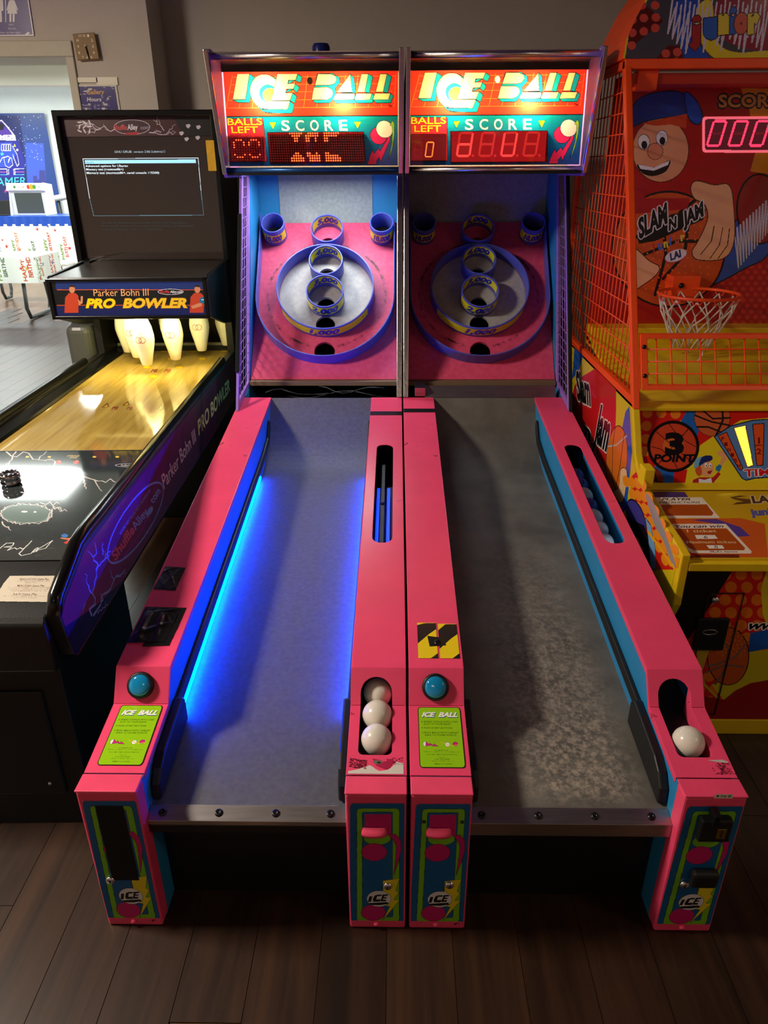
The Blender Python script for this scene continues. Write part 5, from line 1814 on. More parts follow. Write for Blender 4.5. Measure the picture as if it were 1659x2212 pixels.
# simple printed player reaching up
SK = (230, 160, 110)
A.poly([(700, 1172), (720, 1060), (790, 1030), (960, 1030), (1030, 960), (1060, 990), (975, 1090), (965, 1172)], (180, 36, 40))
A.poly([(790, 1172), (790, 1045), (860, 1060), (940, 1035), (965, 1172)], (226, 226, 230))
A.text('i', (852, 1168), (900, 1168), (868, 1100), (30, 60, 150), .06, .2)
A.poly([(1000, 900), (1040, 868), (1075, 885), (1045, 965), (995, 940)], (40, 120, 170))
A.poly([(1040, 870), (1075, 780), (1030, 760), (1020, 715), (1070, 700), (1110, 730), (1140, 800), (1075, 885)], SK)
A.ell(885, 920, 90, 100, SK)
A.poly(sm([(745, 930), (800, 880), (830, 960), (810, 1010), (770, 1000)]), (206, 84, 40))
A.poly(sm([(735, 920), (745, 820), (830, 775), (860, 860), (790, 890)]), (110, 170, 210))
A.poly(sm([(790, 890), (830, 780), (930, 760), (960, 790), (940, 825), (860, 850)]), (30, 40, 100))
for x in (878, 930): A.ell(x, 880, 17, 28, (245, 245, 245)).ell(x + 4, 885, 7, 12, (30, 20, 20))
A.poly([(890, 960), (955, 940), (935, 985), (905, 985)], (150, 30, 30))
# time gauge
A.poly([(980, 530), (1180, 400), (1450, 330), (1620, 318), (1790, 330), (2060, 400), (2260, 530), (1920, 1040), (1870, 1065), (1760, 1040), (1620, 1030), (1480, 1040), (1370, 1065), (1320, 1040)], (88, 128, 186), (22, 30, 56), .004)
gw = [([(1025, 525), (1130, 475), (1330, 920), (1295, 940)], (226, 84, 30)), ([(1450, 380), (1590, 368), (1575, 880), (1500, 885)], (226, 84, 30)), ([(1660, 368), (1800, 380), (1745, 885), (1670, 880)], (226, 84, 30)), ([(1880, 395), (2020, 425), (1855, 905), (1785, 880)], (226, 84, 30)), ([(2110, 475), (2215, 525), (1945, 940), (1910, 920)], (226, 84, 30))]
for P, c_ in gw: A.poly(P, c_, (30, 20, 24), .003)
for k, ch in enumerate('FINISH'): A.text(ch, (1066 + k * 39, 575 + k * 67), (1104 + k * 39, 575 + k * 67), (1064 + k * 39, 530 + k * 67), (110, 20, 20), .03)
A.text('1', (1515, 615), (1540, 615), (1515, 540), (120, 24, 16), .03)
A.line([(1485, 638), (1560, 635)], .004, (120, 24, 16))
A.text('2', (1495, 745), (1560, 745), (1495, 675), (120, 24, 16), .03)
A.text('TIME', (1345, 1020), (1780, 1000), (1340, 930), (206, 30, 40), .03, 0, 1, (240, 236, 230), .002)
A.build('riser_art', PRINTG, BK, plc, .001, None, 'printed score panel with 3 POINT ball and time gauge')
GL = Art(0, .018, .81, ln_ - .008, .0012, None, via(plw, C6))
GL.poly([(1220, 425), (1360, 395), (1455, 880), (1385, 905)], (255, 226, 60), (60, 30, 16), .003)
o = GL.build('lit_gauge_window', print_mat('gauge_glow', .4, 0, False, 2.2), BK, plc, .0018)
o['label'] = 'glowing yellow window of the time gauge'
# hinge bracket on the side edge
wbox((.797, 1.06, .735), (.832, 1.12, .80)).build('edge_bracket', YELLOW, BK, .004)
# ball ramp inside
MB().prism([(1.33 - by0, .90), (2.12 - by0, 1.03), (2.12 - by0, 1.015), (1.33 - by0, .885)], .026, XR - bx0 - .026).build('ball_ramp', YELLOW, BK)
wbox((.826, 2.02, .99), (XR - .026, 2.14, 1.075)).build('board_ledge', YELLOW, BK, .004)
# backboard
C7 = crop(1230, 0, 3.457)
wbox((.835, 2.12, 1.06), (XR - .03, 2.15, 2.02)).build('backboard', mat('red_board', (150, 14, 16), .4), BK)
pl, plw = bplane((.835, 2.12, 1.06), (1, 0, 0), (0, 0, 1))
A = Art(0, 0, XR - .03 - .835, .96, .0016, (176, 20, 20), via(plw, C7))
A.poly([(1280, 660), (1600, 660), (1600, 1900), (1480, 1300), (1350, 1280), (1390, 1130), (1340, 800)], (222, 150, 20))
for i in range(12):
    for j in range(10): A.ell(1050 + j * 62 + (i % 2) * 30, 1990 + i * 42, 17, 16, (206, 52, 34))
A.poly(sm([(1240, 1650), (1500, 1380), (1500, 1860), (1300, 2010), (1000, 2160), (940, 2120)]), (40, 84, 176), (16, 14, 20), .006)
A.ell(740, 1860, 420, 430, (206, 82, 30), (24, 14, 12), .008)
A.ell(1420, 1560, 170, 260, (150, 44, 36), (24, 14, 12), .008)
for P in ([(480, 1780), (760, 1640), (980, 1460)], [(690, 1560), (720, 1900), (640, 2200)], [(560, 1900), (800, 1800), (1000, 1800)], [(900, 1560), (860, 1900), (700, 2080)]): A.line(P, .014, (28, 18, 14))
for k in range(140):
    a, r_ = k * 2.4, 30 * math.sqrt(k)
    A.ell(740 + r_ * math.cos(a), 1850 + r_ * math.sin(a), 7, 7, (226, 120, 40))
for k in range(12): A.line([(1230 + k * 24, 1720 - k * 22), (1262 + k * 20, 2000 - k * 24), (1250 + k * 24, 1700 - k * 22)], .005, (206, 206, 206))
# plain printed player: cap, face, hands
A.poly([(470, 1300), (600, 1330), (560, 1480), (900, 1480), (880, 1560), (470, 1600)], (178, 26, 30))
A.ell(680, 1120, 210, 240, SK, (60, 30, 20), .003)
A.poly(sm([(465, 940), (480, 780), (600, 700), (800, 680), (880, 740), (880, 860), (700, 880), (560, 910)]), (30, 56, 130), (16, 20, 50), .004)
A.poly(sm([(860, 690), (940, 740), (995, 860), (960, 930), (890, 880)]), (36, 84, 180), (16, 20, 50), .004)
A.poly([(540, 920), (700, 885), (880, 850), (870, 960), (760, 930), (640, 940)], (206, 70, 30))
for x, y in ((555, 1060), (690, 1030)): A.ell(x, y, 44, 56, (236, 232, 226), (30, 20, 16), .002).ell(x + 4, y + 22, 22, 30, (26, 20, 20))
A.ell(640, 1130, 58, 62, (222, 140, 96), (60, 30, 20), .002)
A.poly(sm([(508, 1225), (630, 1250), (750, 1195), (720, 1280), (620, 1315), (540, 1290)]), (30, 14, 14))
A.poly([(515, 1228), (630, 1252), (748, 1198), (735, 1232), (630, 1275), (530, 1262)], (240, 236, 230))
A.poly(sm([(905, 1400), (950, 1350), (1080, 1380), (1190, 1380), (1225, 1520), (1230, 1800), (1150, 1930), (960, 1940), (915, 1880), (960, 1800), (1030, 1640), (1010, 1530), (930, 1480)]), (236, 176, 120), (70, 36, 20), .004)
for P in ([(1080, 1690), (1060, 1800), (980, 1900)], [(1145, 1700), (1120, 1830), (1050, 1930)], [(1195, 1710), (1180, 1830), (1110, 1930)]): A.line(P, .004, (70, 36, 20))
A.poly(sm([(470, 1860), (600, 1950), (670, 1990), (650, 2050), (560, 2120), (470, 2150)]), (236, 176, 120), (70, 36, 20), .004)
# lettering
A.text('SCORE', (1115, 800), (1560, 795), (1110, 705), (206, 150, 60), .03, .05, 1, (30, 16, 30), .006)
A.poly([(500, 1760), (640, 1680), (760, 1600), (1020, 1560), (1000, 1640), (820, 1720), (640, 1800), (520, 1820)], (20, 14, 14))
A.text('SLAM', (520, 1780), (745, 1650), (500, 1640), (22, 16, 16), .05, .2, 1, (226, 220, 214), .005)
A.text('N', (740, 1720), (810, 1690), (730, 1640), (22, 16, 16), .05, .2, 1, (226, 220, 214), .005)
A.text('JAM', (850, 1690), (1015, 1600), (830, 1590), (22, 16, 16), .05, .2, 1, (226, 220, 214), .005)
for k, (ch, c_) in enumerate(zip('junior', ((190, 40, 40), (70, 110, 200), (226, 206, 60), (70, 110, 200), (200, 90, 60), (226, 206, 60)))):
    x, y = 620 + k * 42, 1880 - k * 16
    A.text(ch, (x, y), (x + (16 if ch in 'ji' else 34), y - 6), (x - 4, y - 62), c_, .05)
A.ell(795, 1910, 88, 46, (196, 60, 60), rot=-.35).ell(795, 1908, 84, 42, (226, 222, 220), rot=-.35)
A.text('LAI', (755, 1945), (835, 1915), (748, 1893), (40, 44, 90), .05)
A.build('backboard_art', PRINTG, BK, pl, .0008, None, 'red printed backboard with cartoon player and basketball')
D = Art(0, 0, XR - .03 - .835, .96, .0016, None, via(plw, C7))
D.poly(rr(990, 1140, 1700, 870, 30), (150, 60, 70))
D.poly(rr(1010, 1120, 1690, 890, 20), (40, 4, 10))
Tt = D.T
D.T = lambda x, y: (x, y)
for k in range(4):
    a, b = Tt(1024 + k * 160, 1088), Tt(1112 + k * 160, 905)
    seg7(D, a[0], a[1], a[0] + .050, b[1], 'abcdef' if k < 3 else '', (255, 40, 70), (56, 6, 12), .0085, .14)
D.build('score_display', print_mat('score_glow', .4, 0, False, 2.6), BK, pl, .003)
# orange cage
post = lambda z: 1.29 + .62 * (z - .956) / 1.074
for xs, x0 in ((0, .80), (1, XR - .028)):
    out = [(1.275, .94), (post(2.06) - .01, 2.06), (2.55, 2.06), (2.55, .94)]
    inn = [(1.325, .975), (post(2.03) + .03, 2.03), (2.515, 2.03), (2.515, .975)]
    cg = MB().plate([(y - by0, z) for y, z in out], [[(y - by0, z) for y, z in inn]], lambda y, z, h: (x0 - bx0 + .026 + h, y, z), .026).build('side_cage', ORANGE, BK, .004)
    xm = x0 - bx0 + .013
    for k in range(1, 15):
        z = .975 + k * .0703
        MB().tube([(xm, post(z) + .025 - by0, z), (xm, 2.52 - by0, z)], .0026, 5).build('bar', ORANGE, cg)
    for k in range(1, 24):
        y = 1.31 + k * .051
        zt = min(2.035, .956 + (y - .03 - 1.29) / .62 * 1.074)
        if zt > 1.0: MB().tube([(xm + .003, y - by0, .97), (xm + .003, y - by0, zt)], .0026, 5).build('bar', ORANGE, cg)
# low front grille between the posts
gz0, gz1 = 1.0, 1.175
pf = lambda x, z, h: W2(x, post(z) - .012 - h, z)
fg = MB().plate([(.83, gz0), (XR - .03, gz0), (XR - .03, gz1), (.83, gz1)], [[(.855, gz0 + .016), (XR - .05, gz0 + .016), (XR - .05, gz1 - .016), (.855, gz1 - .016)]], pf, .02).build('front_grille', ORANGE, BK, .003)
for k in range(15):
    x = .888 + k * .0515
    if x < XR - .06: MB().tube([pf(x, gz0 + .01, -.01), pf(x, gz1 - .01, -.01)], .003, 6).build('bar', ORANGE, fg)
for k in range(1, 4):
    z = gz0 + .012 + k * .038
    MB().tube([pf(.85, z, -.006), pf(XR - .05, z, -.006)], .0026, 6).build('bar', ORANGE, fg)
for z in (gz0 + .045, gz1 - .04): MB().lathe([(.008, 0), (.007, .004), (0, .006)], pf(.842, z, .001), (0, -1, .3), 14).build('grille_bolt', BOLT, fg)
# top beam and its brackets
wbox((.80, 1.905, 2.03), (XR, 1.94, 2.062)).build('top_beam', ORANGE, BK, .003)
wbox((.83, 1.94, 1.985), (XR - .03, 2.12, 2.02)).build('canopy', mat('dark_orange', (176, 40, 14), .5), BK)
wbox((.86, 1.93, 1.965), (.935, 2.0, 2.03)).build('beam_bracket', ORANGE, BK, .004)
# arched header
hx = [(.79, 2.062), (.793, 2.12), (.82, 2.187), (.85, 2.25), (.91, 2.34), (1.0, 2.42), (1.12, 2.47), (1.23, 2.485)]
arch = hx + [(2.46 - x, z) for x, z in reversed(hx[:-1])]
MB().prism([(x - bx0, z) for x, z in arch], 1.905 - by0, 2.3 - by0, 'y').build('header_sign', ORANGE, BK)
pl, plw = bplane((.79, 1.905, 2.062), (1, 0, 0), (0, 0, 1))
A = Art(0, 0, .88, .43, .0016, None, via(plw, C7))
TI = A.T
A.T = lambda x, y: (x, y)
A.poly([(x - .79, z - 2.062) for x, z in arch], (226, 200, 30))
A.poly([(.44 + (x - 1.23) * .985, (z - 2.062) * .985) for x, z in arch], (70, 68, 70))
A.T = TI
A.poly([(530, 0), (700, 160), (440, 370), (440, 150)], (86, 22, 20))
A.poly([(620, 466), (740, 340), (830, 340), (880, 466)], (86, 22, 20))
for x, y in ((540, 40), (470, 150), (555, 135), (645, 130), (470, 245), (555, 235), (640, 210), (465, 340), (720, 400), (805, 390), (800, 460), (555, -60), (640, 40)): A.ell(x, y, 32, 32, (206, 74, 54))
A.poly(sm([(790, 0), (960, 0), (960, 300), (1060, 466), (880, 466), (830, 340), (780, 180)]), (40, 76, 160))
A.poly([(790, -200), (1700, -200), (1700, 0), (790, 0)], (50, 48, 56))
A.poly(sm([(950, 60), (1060, 10), (1100, 300), (1240, 390), (1500, 380), (1500, 466), (1180, 466), (1040, 400), (960, 250)]), (222, 200, 40))
A.poly(sm([(1110, 0), (1500, 0), (1500, 350), (1250, 345), (1120, 240)]), (140, 30, 50))
for k in range(22): A.line([(770 + k * 33, 0 + (k % 3) * 20), (735 + k * 33, 250 + (k * 37) % 160), (790 + k * 33, 60 + (k * 53) % 120)], .006, (206, 196, 198))
for k, (ch, c_) in enumerate(zip('junior', ((166, 44, 42), (50, 96, 170), (222, 200, 60), (50, 96, 170), (206, 96, 70), (222, 200, 60)))):
    x, y, w1 = ((890, 300, 90), (1000, 270, 100), (1110, 240, 85), (1195, 235, 50), (1230, 235, 105), (1330, 235, 90))[k]
    A.text(ch, (x, y), (x + w1, y - 10), (x + 2, y - 175), c_, .1, 0, 1, (60, 30, 36), .003)
A.T = lambda x, y: (x, y)
M2 = Art(0, 0, .88, .43, .0016)
M2.poly([(x - .79, z - 2.062) for x, z in arch], (1, 1, 1))
A.L[M2.L < 0] = -1
A.build('header_art', PRINTG, BK, pl, .001, None, 'dark arched sign with junior in coloured letters')
# hoop
hc = Vector(W2(1.205, 1.885, 1.238))
hp = MB().tube([hc + Vector((.158 * math.cos(a), .158 * math.sin(a), 0)) for a in [2 * PI * k / 40 for k in range(41)]], .0065, 8, False).build('hoop', ORANGE, BK)
MB().box((hc.x - .06, hc.y + .15, hc.z - .035), (hc.x + .06, 2.12 - by0, hc.z + .05)).build('hoop_bracket', ORANGE, hp, .004)
MB().lathe([(.012, 0), (.010, .006), (0, .008)], (hc.x - .02, hc.y + .15, hc.z + .012), (0, -1, 0), 14).build('hoop_bolt', BOLT, hp)
mb = MB()
for k in range(12):
    a, b = 2 * PI * k / 12, 2 * PI * (k + .5) / 12
    mb.tube([hc + Vector((.158 * math.cos(t), .158 * math.sin(t), z)) for t, z in ((a, -.004), (a + .06, -.02), (b - .06, -.02), (b, -.004))], .0022, 5)
mb.build('net_hooks', ORANGE, hp)
NET = mat('net_cord', (214, 206, 196), .8, bump=.6, bscale=300)
rnd = random.Random(4)
for k in range(12):
    a = 2 * PI * (k + .25) / 12
    for s in (-1, 1):
        P = [hc + Vector((.152 * math.cos(a), .152 * math.sin(a), -.012))]
        for j in range(1, 5):
            R_ = (.138, .112, .088, .070)[j - 1]
            a2 = a + s * PI / 12 * (j if j < 3 else 4 - j) + rnd.uniform(-.05, .05)
            P.append(hc + Vector((R_ * math.cos(a2), R_ * math.sin(a2), -.012 - .052 * j + rnd.uniform(-.008, .008))))
        MB().tube(P, .0032, 6).build('net_cord', NET, hp)
# torn net end hanging loose
P = [hc + Vector((.02 + .012 * math.sin(i), -.06 - .004 * i, -.21 - .012 * i)) for i in range(7)]
MB().tube(P, .003, 6).build('net_cord', NET, hp)

# ------------------------------------------------------------------ signs and clock on the partition
pl = Plane((-1.84, 3.45, 2.0), (1, 0, 0), (0, 0, 1))
T = via(pl)


def board_sign(name, label, cat, P, th, m):
    t = thing(name, label, cat, tuple(pl.o + pl.ux * P[3][0] + pl.uy * P[3][1]))
    o = P[3]
    MB().plate([(p[0] - o[0], p[1] - o[1]) for p in P], [], lambda u, v, h: (u, -th - h - .001, v), -th).build('panel', m, t)
    return t, o


P = [T(-72, -30), T(62, -8), T(75, 78), T(-72, 84)]
P = [(P[3][0], P[1][1]), P[1], (P[2][0], P[2][1]), (P[3][0], P[2][1])]
sg, o = board_sign('restroom_sign', 'purple restroom sign with white figures taped above the opening', 'sign', [P[0], P[1], P[2], P[3]], .003, mat('purple_card', (70, 44, 120), .3))
A = Art(P[3][0], P[3][1], P[1][0] + .01, P[1][1], .001, None, T)
A.T = lambda x, y: (x, y)
A.poly(P, (226, 220, 226))
q = [(p[0] + (.006 if i in (0, 3) else -.006), p[1] + (.006 if i > 1 else -.006)) for i, p in enumerate(P)]
A.poly(q, (72, 44, 126))
A.T = T
W_ = (232, 226, 224)
for cx, f_ in ((0, 0), (27, 1)):
    A.ell(cx, -6, 5, 5, W_)
    if f_: A.poly([(cx - 4, 1), (cx + 4, 1), (cx + 12, 30), (cx - 10, 30)], W_).rect(cx - 5, 28, cx - 1, 48, W_).rect(cx + 2, 28, cx + 6, 48, W_).line([(cx - 5, 3), (cx - 10, 22)], .006, W_).line([(cx + 5, 3), (cx + 12, 22)], .006, W_)
    else: A.poly([(cx - 8, 1), (cx + 8, 1), (cx + 9, 24), (cx + 5, 24), (cx + 6, 48), (cx - 6, 48), (cx - 6, 24), (cx - 9, 24)], W_)
A.line([(13, -20), (14, 48)], .004, W_)
for y, x0, x1, s_ in ((56, 20, 32, 'WAY'), (64, 20, 37, 'back,'), (73, -12, 46, '2nd door to the right')): A.text(s_, (x0, y), (x1, y), (x0, y - 5), (206, 196, 210), .0)
A.poly([(54, 76), (62, 69), (66, 72), (58, 79)], (226, 220, 226))
ob = A.build('print', PRINT, sg, Plane((-o[0], -.0076, -o[1]), (1, 0, 0), (0, 0, 1)), .0004)

P = [T(157, 178), T(252, 183), T(262, 300), T(165, 300)]
P = [(P[0][0], P[1][1]), P[1], (P[1][0] + .004, P[2][1]), (P[0][0] + .004, P[3][1])]
sg, o = board_sign('hours_poster', 'crumpled purple opening-hours poster taped beside the opening', 'poster', P, .002, mat('poster_paper', (210, 204, 200), .35, bump=1, bscale=20))
A = Art(P[0][0], P[3][1], P[2][0], P[0][1], .001, None)
A.poly(P, (220, 214, 200))
A.poly([(p[0] + (.007 if i in (0, 3) else -.010), p[1] + (.006 if i > 1 else -.008)) for i, p in enumerate(P)], (72, 62, 128))
A.T = T
rnd = random.Random(2)
for k in range(30):
    x, y = rnd.uniform(166, 245), rnd.uniform(186, 240)
    A.ell(x, y, rnd.uniform(1, 5), rnd.uniform(.5, 3), rnd.choice([(170, 162, 182), (126, 118, 158), (206, 200, 196)]))
A.text('Gallery', (188, 204), (226, 203), (188, 194), (226, 170, 80), .02)
A.text('Hours', (189, 219), (220, 219), (189, 210), (226, 220, 226), .02)
for y, a_, b_ in ((229, 'Monday:', '11 am - 9 pm'), (236, 'Tuesday:', '11 am - 9 pm')): A.text(a_, (178, y), (198, y), (178, y - 4), (206, 200, 214), .0).text(b_, (205, y), (232, y), (205, y - 4), (206, 200, 214), .0)
A.build('print', PRINTG, sg, Plane((-o[0], -.0056, -o[1]), (1, 0, 0), (0, 0, 1)), .0004)
for p0, p1, nm in (((154, 168), (212, 178), 'tape_strip'), ((208, 167), (256, 184), 'tape_strip')):
    a, b = T(*p0), T(*p1)
    MB().box((a[0] - o[0], -.0074, min(a[1], b[1]) - o[1]), (b[0] - o[0], -.0064, max(a[1], b[1]) - o[1])).build(nm, mat('clear_tape', (226, 220, 196), .2), sg)

cq = [T(161, 75), T(208, 72), T(219, 129), T(172, 132)]
cm_ = (sum(p[0] for p in cq) / 4, sum(p[1] for p in cq) / 4)
ck = thing('wall_clock', 'square brown wall clock hanging on the wall above the poster', 'clock', tuple(pl.o + pl.ux * cm_[0] + pl.uy * cm_[1]))
MB().plate([(p[0] - cm_[0], p[1] - cm_[1]) for p in cq], [], lambda u, v, h: (u, -.016 - h, v), -.014).build('clock_face', mat('clock_brown', (142, 108, 58), .5, noise=.05), ck, .003)
A = Art(-.08, -.09, .08, .09, .0008)
for k in range(12):
    a = PI / 2 - 2 * PI * (k + 1) / 12
    ex = 1 / max(abs(math.cos(a)), abs(math.sin(a)))
    x, y = .042 * min(ex, 1.25) * math.cos(a) * .95, .052 * min(ex, 1.25) * math.sin(a) * .95
    A.text(str(k + 1), (x - .006, y - .006), (x + .006 if k > 8 else x + .003, y - .006), (x - .006, y + .006), (206, 176, 110), .01)
A.build('numerals', PRINT, ck, Plane((0, -.0305, 0), (1, 0, 0), (0, 0, 1)), .0)
MB().tube([(0, -.034, .002), (.009, -.034, -.060)], .0022, 6).build('minute_hand', BLACK, ck)
MB().tube([(0, -.036, .002), (.006, -.036, -.036)], .0028, 6).build('hour_hand', BLACK, ck)
MB().lathe([(.007, 0), (.006, .005), (0, .007)], (0, -.031, .002), (0, -1, 0), 14).build('hub', mat('hub_white', (226, 222, 214), .4), ck)

# ------------------------------------------------------------------ party room
CLOTH = mat('white_cloth', (244, 246, 240), .7)
TUBE = mat('grey_tube', (92, 94, 96), .35, .7)
STARC = [(206, 60, 60), (70, 110, 180), (110, 170, 70), (226, 180, 80), (190, 80, 70)]


def party_print(w_, h_, seed, n):
    A = Art(0, 0, w_, h_, .006, (240, 243, 238))
    r_ = random.Random(seed)
    for k in range(n):
        x, y, R_ = r_.uniform(.02, w_ - .02), r_.uniform(.02, h_ - .02), r_.uniform(.018, .038)
        A.poly([(x + R_ * (1 if i % 2 == 0 else .42) * math.sin(i * PI / 5), y + R_ * (1 if i % 2 == 0 else .42) * math.cos(i * PI / 5)) for i in range(10)], r_.choice(STARC))
    x = .08
    while x < w_ - .1:
        y = r_.uniform(.02, max(.03, h_ - .42))
        A.text('HAPPY', (x, y), (x, y + .26), (x - .05, y), r_.choice([(214, 90, 50), (206, 70, 60), (120, 160, 60)]), .03)
        A.text('BIRTHDAY', (x + .075, y + .04), (x + .075, y + .38), (x + .025, y + .04), r_.choice([(226, 130, 60), (206, 80, 50), (90, 120, 90)]), .03)
        x += r_.uniform(.26, .36)
    return A


def folding_table(loc, w_, d_, h_, label, topm, seed, cover, skirt, legs=True, drop=.0):
    t = thing('party_table', label, 'table', loc, 0, 'tables in the party room')
    MB().box((-w_ / 2, -d_ / 2, h_ - .03), (w_ / 2, d_ / 2, h_)).build('table_top', topm, t, .008)
    if legs:
        for sx in (-1, 1):
            x = sx * (w_ / 2 - .22)
            MB().tube([(x, d_ / 2 - .1, h_ - .03), (x, d_ / 2 - .02, .15), (x, d_ / 2 - .08, .03), (x, 0, .024), (x, -d_ / 2 + .08, .03), (x, -d_ / 2 + .02, .15), (x, -d_ / 2 + .1, h_ - .03)], .024, 10).build('leg_frame', TUBE, t)
    c = thing('tablecloth', cover, 'tablecloth', loc, 0, 'tablecloths in the party room')
    MB().box((-w_ / 2 - .012, -d_ / 2 - .012, h_ + .001), (w_ / 2 + .012, d_ / 2 + .012, h_ + .006)).build('cloth_top', CLOTH if not drop else mat('blue_cloth', (40, 84, 190), .35, bump=.5, bscale=12), c)
    n = int(w_ / .04)
    zt = h_ + .004
    if drop:
        vs = [(-w_ / 2 - .012 + (w_ + .024) * i / n, -d_ / 2 - .016 - .01 * math.sin(i * 1.7), z) for z in (zt, zt - drop) for i in range(n + 1)]
        MB().add(vs, [(i, i + 1, n + 2 + i, n + 1 + i) for i in range(n)], True).build('cloth_skirt', mat('blue_cloth', (40, 84, 190), .35), c)
    A = party_print(w_ + .024, skirt, seed, int(w_ * skirt * 26))
    me = A.mesh('printed_skirt', lambda u, v: (-w_ / 2 - .012 + u, -d_ / 2 - .013 - .012 * math.sin(u * 17) * (1 - v / skirt), zt - skirt + v - (drop * .8 if drop else 0)), maxrun=8)
    me.materials.append(PRINT)
    link('printed_skirt', me, c)
    A = party_print(d_, skirt, seed + 5, int(d_ * skirt * 26))
    me = A.mesh('printed_skirt', lambda u, v: (w_ / 2 + .013 + .010 * math.sin(u * 15) * (1 - v / skirt), -d_ / 2 + u, zt - skirt + v - (drop * .8 if drop else 0)), maxrun=8)
    me.materials.append(PRINT)
    link('printed_skirt', me, c)
    return t


TW = mat('table_white', (232, 232, 226), .5)
# long table with blue top cover far back
pa = at(140, 467, 12)
folding_table((pa.x - 1.35, 12.4, 0), 2.9, .8, pa.z - .005, 'long serving table at the back of the party room', TW, 3, 'blue cover over a birthday-print cloth on the long back table', .86, True, .15)
# nearer table with birthday cloth, and a bench beside it
pb = at(72, 556, 8)
folding_table((pb.x - .85, 8.35, 0), 1.7, .7, .755, 'folding table with grey tube legs nearest the opening', TW, 8, 'birthday-print cloth hanging askew on the nearest table', .30)
pc = at(140, 568, 9.6)
bn = thing('bench', 'white bench on bent grey tube legs behind the nearest table', 'bench', (pc.x - .55, 9.7, 0))
MB().box((-.6, -.15, pc.z - .04), (.6, .15, pc.z)).build('seat', TW, bn, .01)
for sx in (-.42, .38): MB().tube([(sx, .12, pc.z - .04), (sx, .13, .12), (sx, .08, .026), (sx, -.08, .026), (sx, -.13, .12), (sx, -.12, pc.z - .04)], .022, 10).build('leg', TUBE, bn)
# tapestry
P = [at(-95, 246, 13.95), at(84, 250, 13.95), at(112, 470, 13.95)]
tw, th = P[1].x - P[0].x + .12, P[0].z - P[2].z + .25
tp = thing('wall_tapestry', 'dark blue gamer tapestry with neon drawings pinned to the far wall', 'tapestry', (P[0].x, 13.93, P[0].z - th))
plw = Plane((P[0].x, 13.93, P[0].z - th), (1, 0, 0), (0, 0, 1))
A = Art(0, 0, tw, th, .008, (42, 66, 128), via(plw, crop(0, 100, 5.98)))
A.poly([(-600, 880), (260, 900), (330, 1500), (380, 2300), (-600, 2300)], (30, 36, 96))
A.poly([(330, 1250), (560, 1250), (640, 2300), (380, 2300)], (64, 88, 200))
A.poly([(430, 1670), (480, 1670), (480, 1720), (510, 1720), (510, 1600), (580, 1600), (660, 2300), (440, 2300)], (60, 62, 130))
A.poly([(-200, 1230), (240, 1220), (320, 1500), (300, 1700), (-200, 1700)], (40, 40, 140))
A.poly([(-150, 1260), (150, 1240), (200, 1400), (120, 1560), (-150, 1560)], (52, 76, 190))
A.poly([(-80, 1120), (-30, 960), (20, 950), (70, 1000), (160, 1110), (200, 1160), (205, 1215), (-120, 1215)], (238, 236, 240))
A.poly([(-70, 1120), (-25, 975), (20, 965), (60, 1010), (150, 1120), (180, 1200), (-110, 1200)], (84, 50, 150))
A.poly([(-20, 1080), (-25, 1010), (20, 985), (60, 1020), (40, 1080)], (24, 20, 34))
A.text('GAMER', (-160, 1205), (195, 1200), (-160, 1145), (240, 240, 240), .05)
NE, N2 = (226, 226, 250), (70, 200, 226)
for k in range(4): A.poly(rr(20 + k * 30, 1350, 46 + k * 30, 1265, 12), None if False else (44, 50, 150), NE, .012)
A.line([(60, 1500), (50, 1440), (100, 1420), (150, 1450), (165, 1530), (120, 1570), (70, 1540), (60, 1500)], .012, NE)
A.line([(110, 1470), (130, 1440), (105, 1500)], .012, NE)
A.line([(160, 1290), (220, 1400), (245, 1520), (220, 1550), (180, 1450), (165, 1400)], .012, NE)
A.line([(0, 1500), (30, 1440), (60, 1430)], .012, NE)
A.poly([(170, 1300), (188, 1255), (208, 1300)], (236, 200, 70)).ell(222, 1340, 14, 16, (236, 220, 160)).ell(28, 1390, 18, 20, N2)
for y, c_ in ((1585, NE), (1625, (226, 110, 170)), (1660, N2)):
    A.line([(180, y), (310, y - 4)], .010, c_).line([(-120, y), (90, y)], .010, c_)
for x in (90, 110, 175, 190): A.line([(x, 1585), (x + 6, 1660)], .010, NE)
A.text('GAMER', (-140, 1810), (335, 1790), (-140, 1700), N2, .0)
A.text('PLAYER', (65, 1890), (330, 1885), (62, 1850), (214, 70, 140), .02)
r_ = random.Random(1)
for k in range(70):
    x, y = r_.uniform(100, 540), r_.uniform(900, 1560)
    if x > 240 or y < 1100: A.ell(x, y, 4, 4, (236, 240, 250))
me = A.mesh('cloth', lambda u, v: (u, -.015 * math.sin(u * 9 + v * 2) * (1 - v / th) - .001, v), maxrun=10)
me.materials.append(PRINT)
link('cloth', me, tp)
# small white tabletop arcade cabinet
p0, p1, p2 = at(24, 468, 12.25), at(104, 468, 12.25), at(24, 398, 12.25)
mc = thing('mini_arcade_cabinet', 'small white tabletop arcade cabinet with dark screen on the blue table', 'arcade cabinet', (p0.x, 12.25, pa.z + .004))
w_, h_ = p1.x - p0.x, p2.z - p0.z
MB().prism([(0, 0), (.38, 0), (.38, h_ - .03), (.08, h_), (.02, h_ - .12), (.10, h_ - .14)], 0, .03).build('side_wall', TW, mc)
MB().prism([(0, 0), (.38, 0), (.38, h_ - .03), (.08, h_), (.02, h_ - .12), (.10, h_ - .14)], w_ - .03, w_).build('side_wall', TW, mc)
MB().box((.03, .10, 0), (w_ - .03, .36, h_ - .04)).build('cabinet_body', TW, mc)
MB().box((.09, .09, .03), (w_ - .09, .099, h_ - .16)).build('screen', mat('grey_screen', (74, 78, 74), .2), mc)
A = Art(0, 0, w_ - .06, .105, .004, (236, 236, 230))
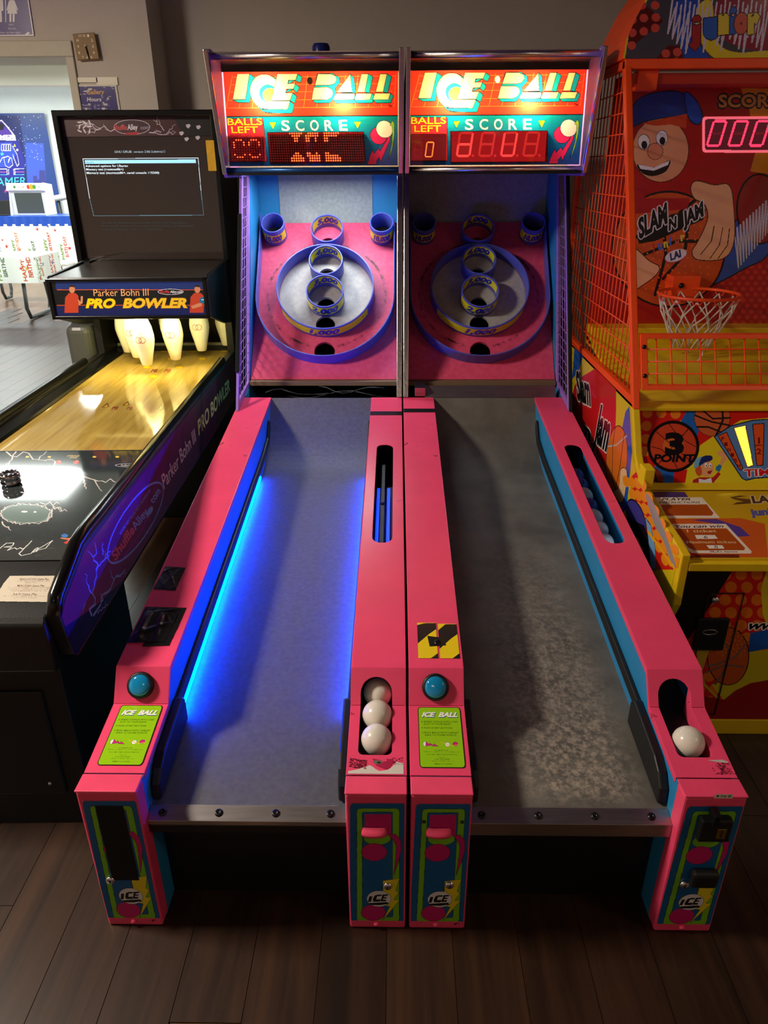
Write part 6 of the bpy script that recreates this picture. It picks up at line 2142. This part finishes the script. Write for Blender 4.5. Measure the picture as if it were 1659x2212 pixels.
for x, c_, r1 in ((.12, (70, 130, 60), .02), (.2, (200, 170, 130), .012), (.27, (190, 160, 120), .012), (.36, (206, 50, 40), .03), (.41, (226, 170, 40), .04), (.46, (80, 150, 60), .03), (.54, (160, 180, 140), .012), (.6, (90, 140, 80), .014), (.66, (60, 60, 60), .012)):
    if x < w_ - .1: A.ell(x, .05, r1, r1 * 1.1, c_)
A.build('title_strip', PRINT, mc, Plane((.03, .028, h_ - .115), (1, 0, 0), (0, 0, 1)), .0)
MB().box((.03, .03, h_ - .12), (w_ - .03, .12, h_ - .005)).build('title_box', TW, mc)
# laptop-like dark screen at the table's left
q0, q1 = at(-14, 466, 12.2), at(14, 434, 12.2)
lpo = thing('laptop', 'open black laptop on the blue table, left of the white cabinet', 'laptop', (q0.x, 12.2, pa.z + .004))
MB().prism([(.10, .005), (.16, q1.z - q0.z), (.172, q1.z - q0.z), (.112, .005)], 0, q1.x - q0.x).build('lid', BLACK, lpo, .003)
MB().box((0, -.12, .0), (q1.x - q0.x, .11, .014)).build('keyboard_base', BLACK, lpo, .003)
# rolled tripod stand leaning by the wall
q0, q1 = at(122, 466, 12.9), at(104, 433, 12.9)
st = thing('tripod_stand', 'folded tripod stand with white rolled screen behind the back table', 'stand', (q0.x, 13.2, 0))
MB().tube([(0, 0, .02), (-.05, 0, q1.z)], .03, 10).build('pole', BLACK, st)
MB().tube([(-.22, 0, q1.z), (.5, 0, q1.z + .12)], .055, 14).build('screen_roll', mat('roll_white', (214, 214, 206), .5), st)
for a in (0, 2.1, 4.2): MB().tube([(0, 0, .35), (.3 * math.cos(a), .3 * math.sin(a), .015)], .014, 8).build('leg', BLACK, st)
# black bin-like machine end beside the bowling game
pA, pB = at(140, 740, 2.70), at(196, 700, 2.70)
cb = thing('side_cabinet', 'dark grey rounded cabinet standing against the left side of the bowling game', 'cabinet', (pA.x, 2.70, 0))
MB().box((0, 0, .0), (-1.668 - pA.x, .42, pB.z)).build('body', mat('dark_grey_plastic', (70, 72, 70), .35), cb, .05, None, 5)
MB().box((.02, .05, pB.z), (-1.688 - pA.x, .38, pB.z + .02)).build('lid', BLACK, cb, .008)
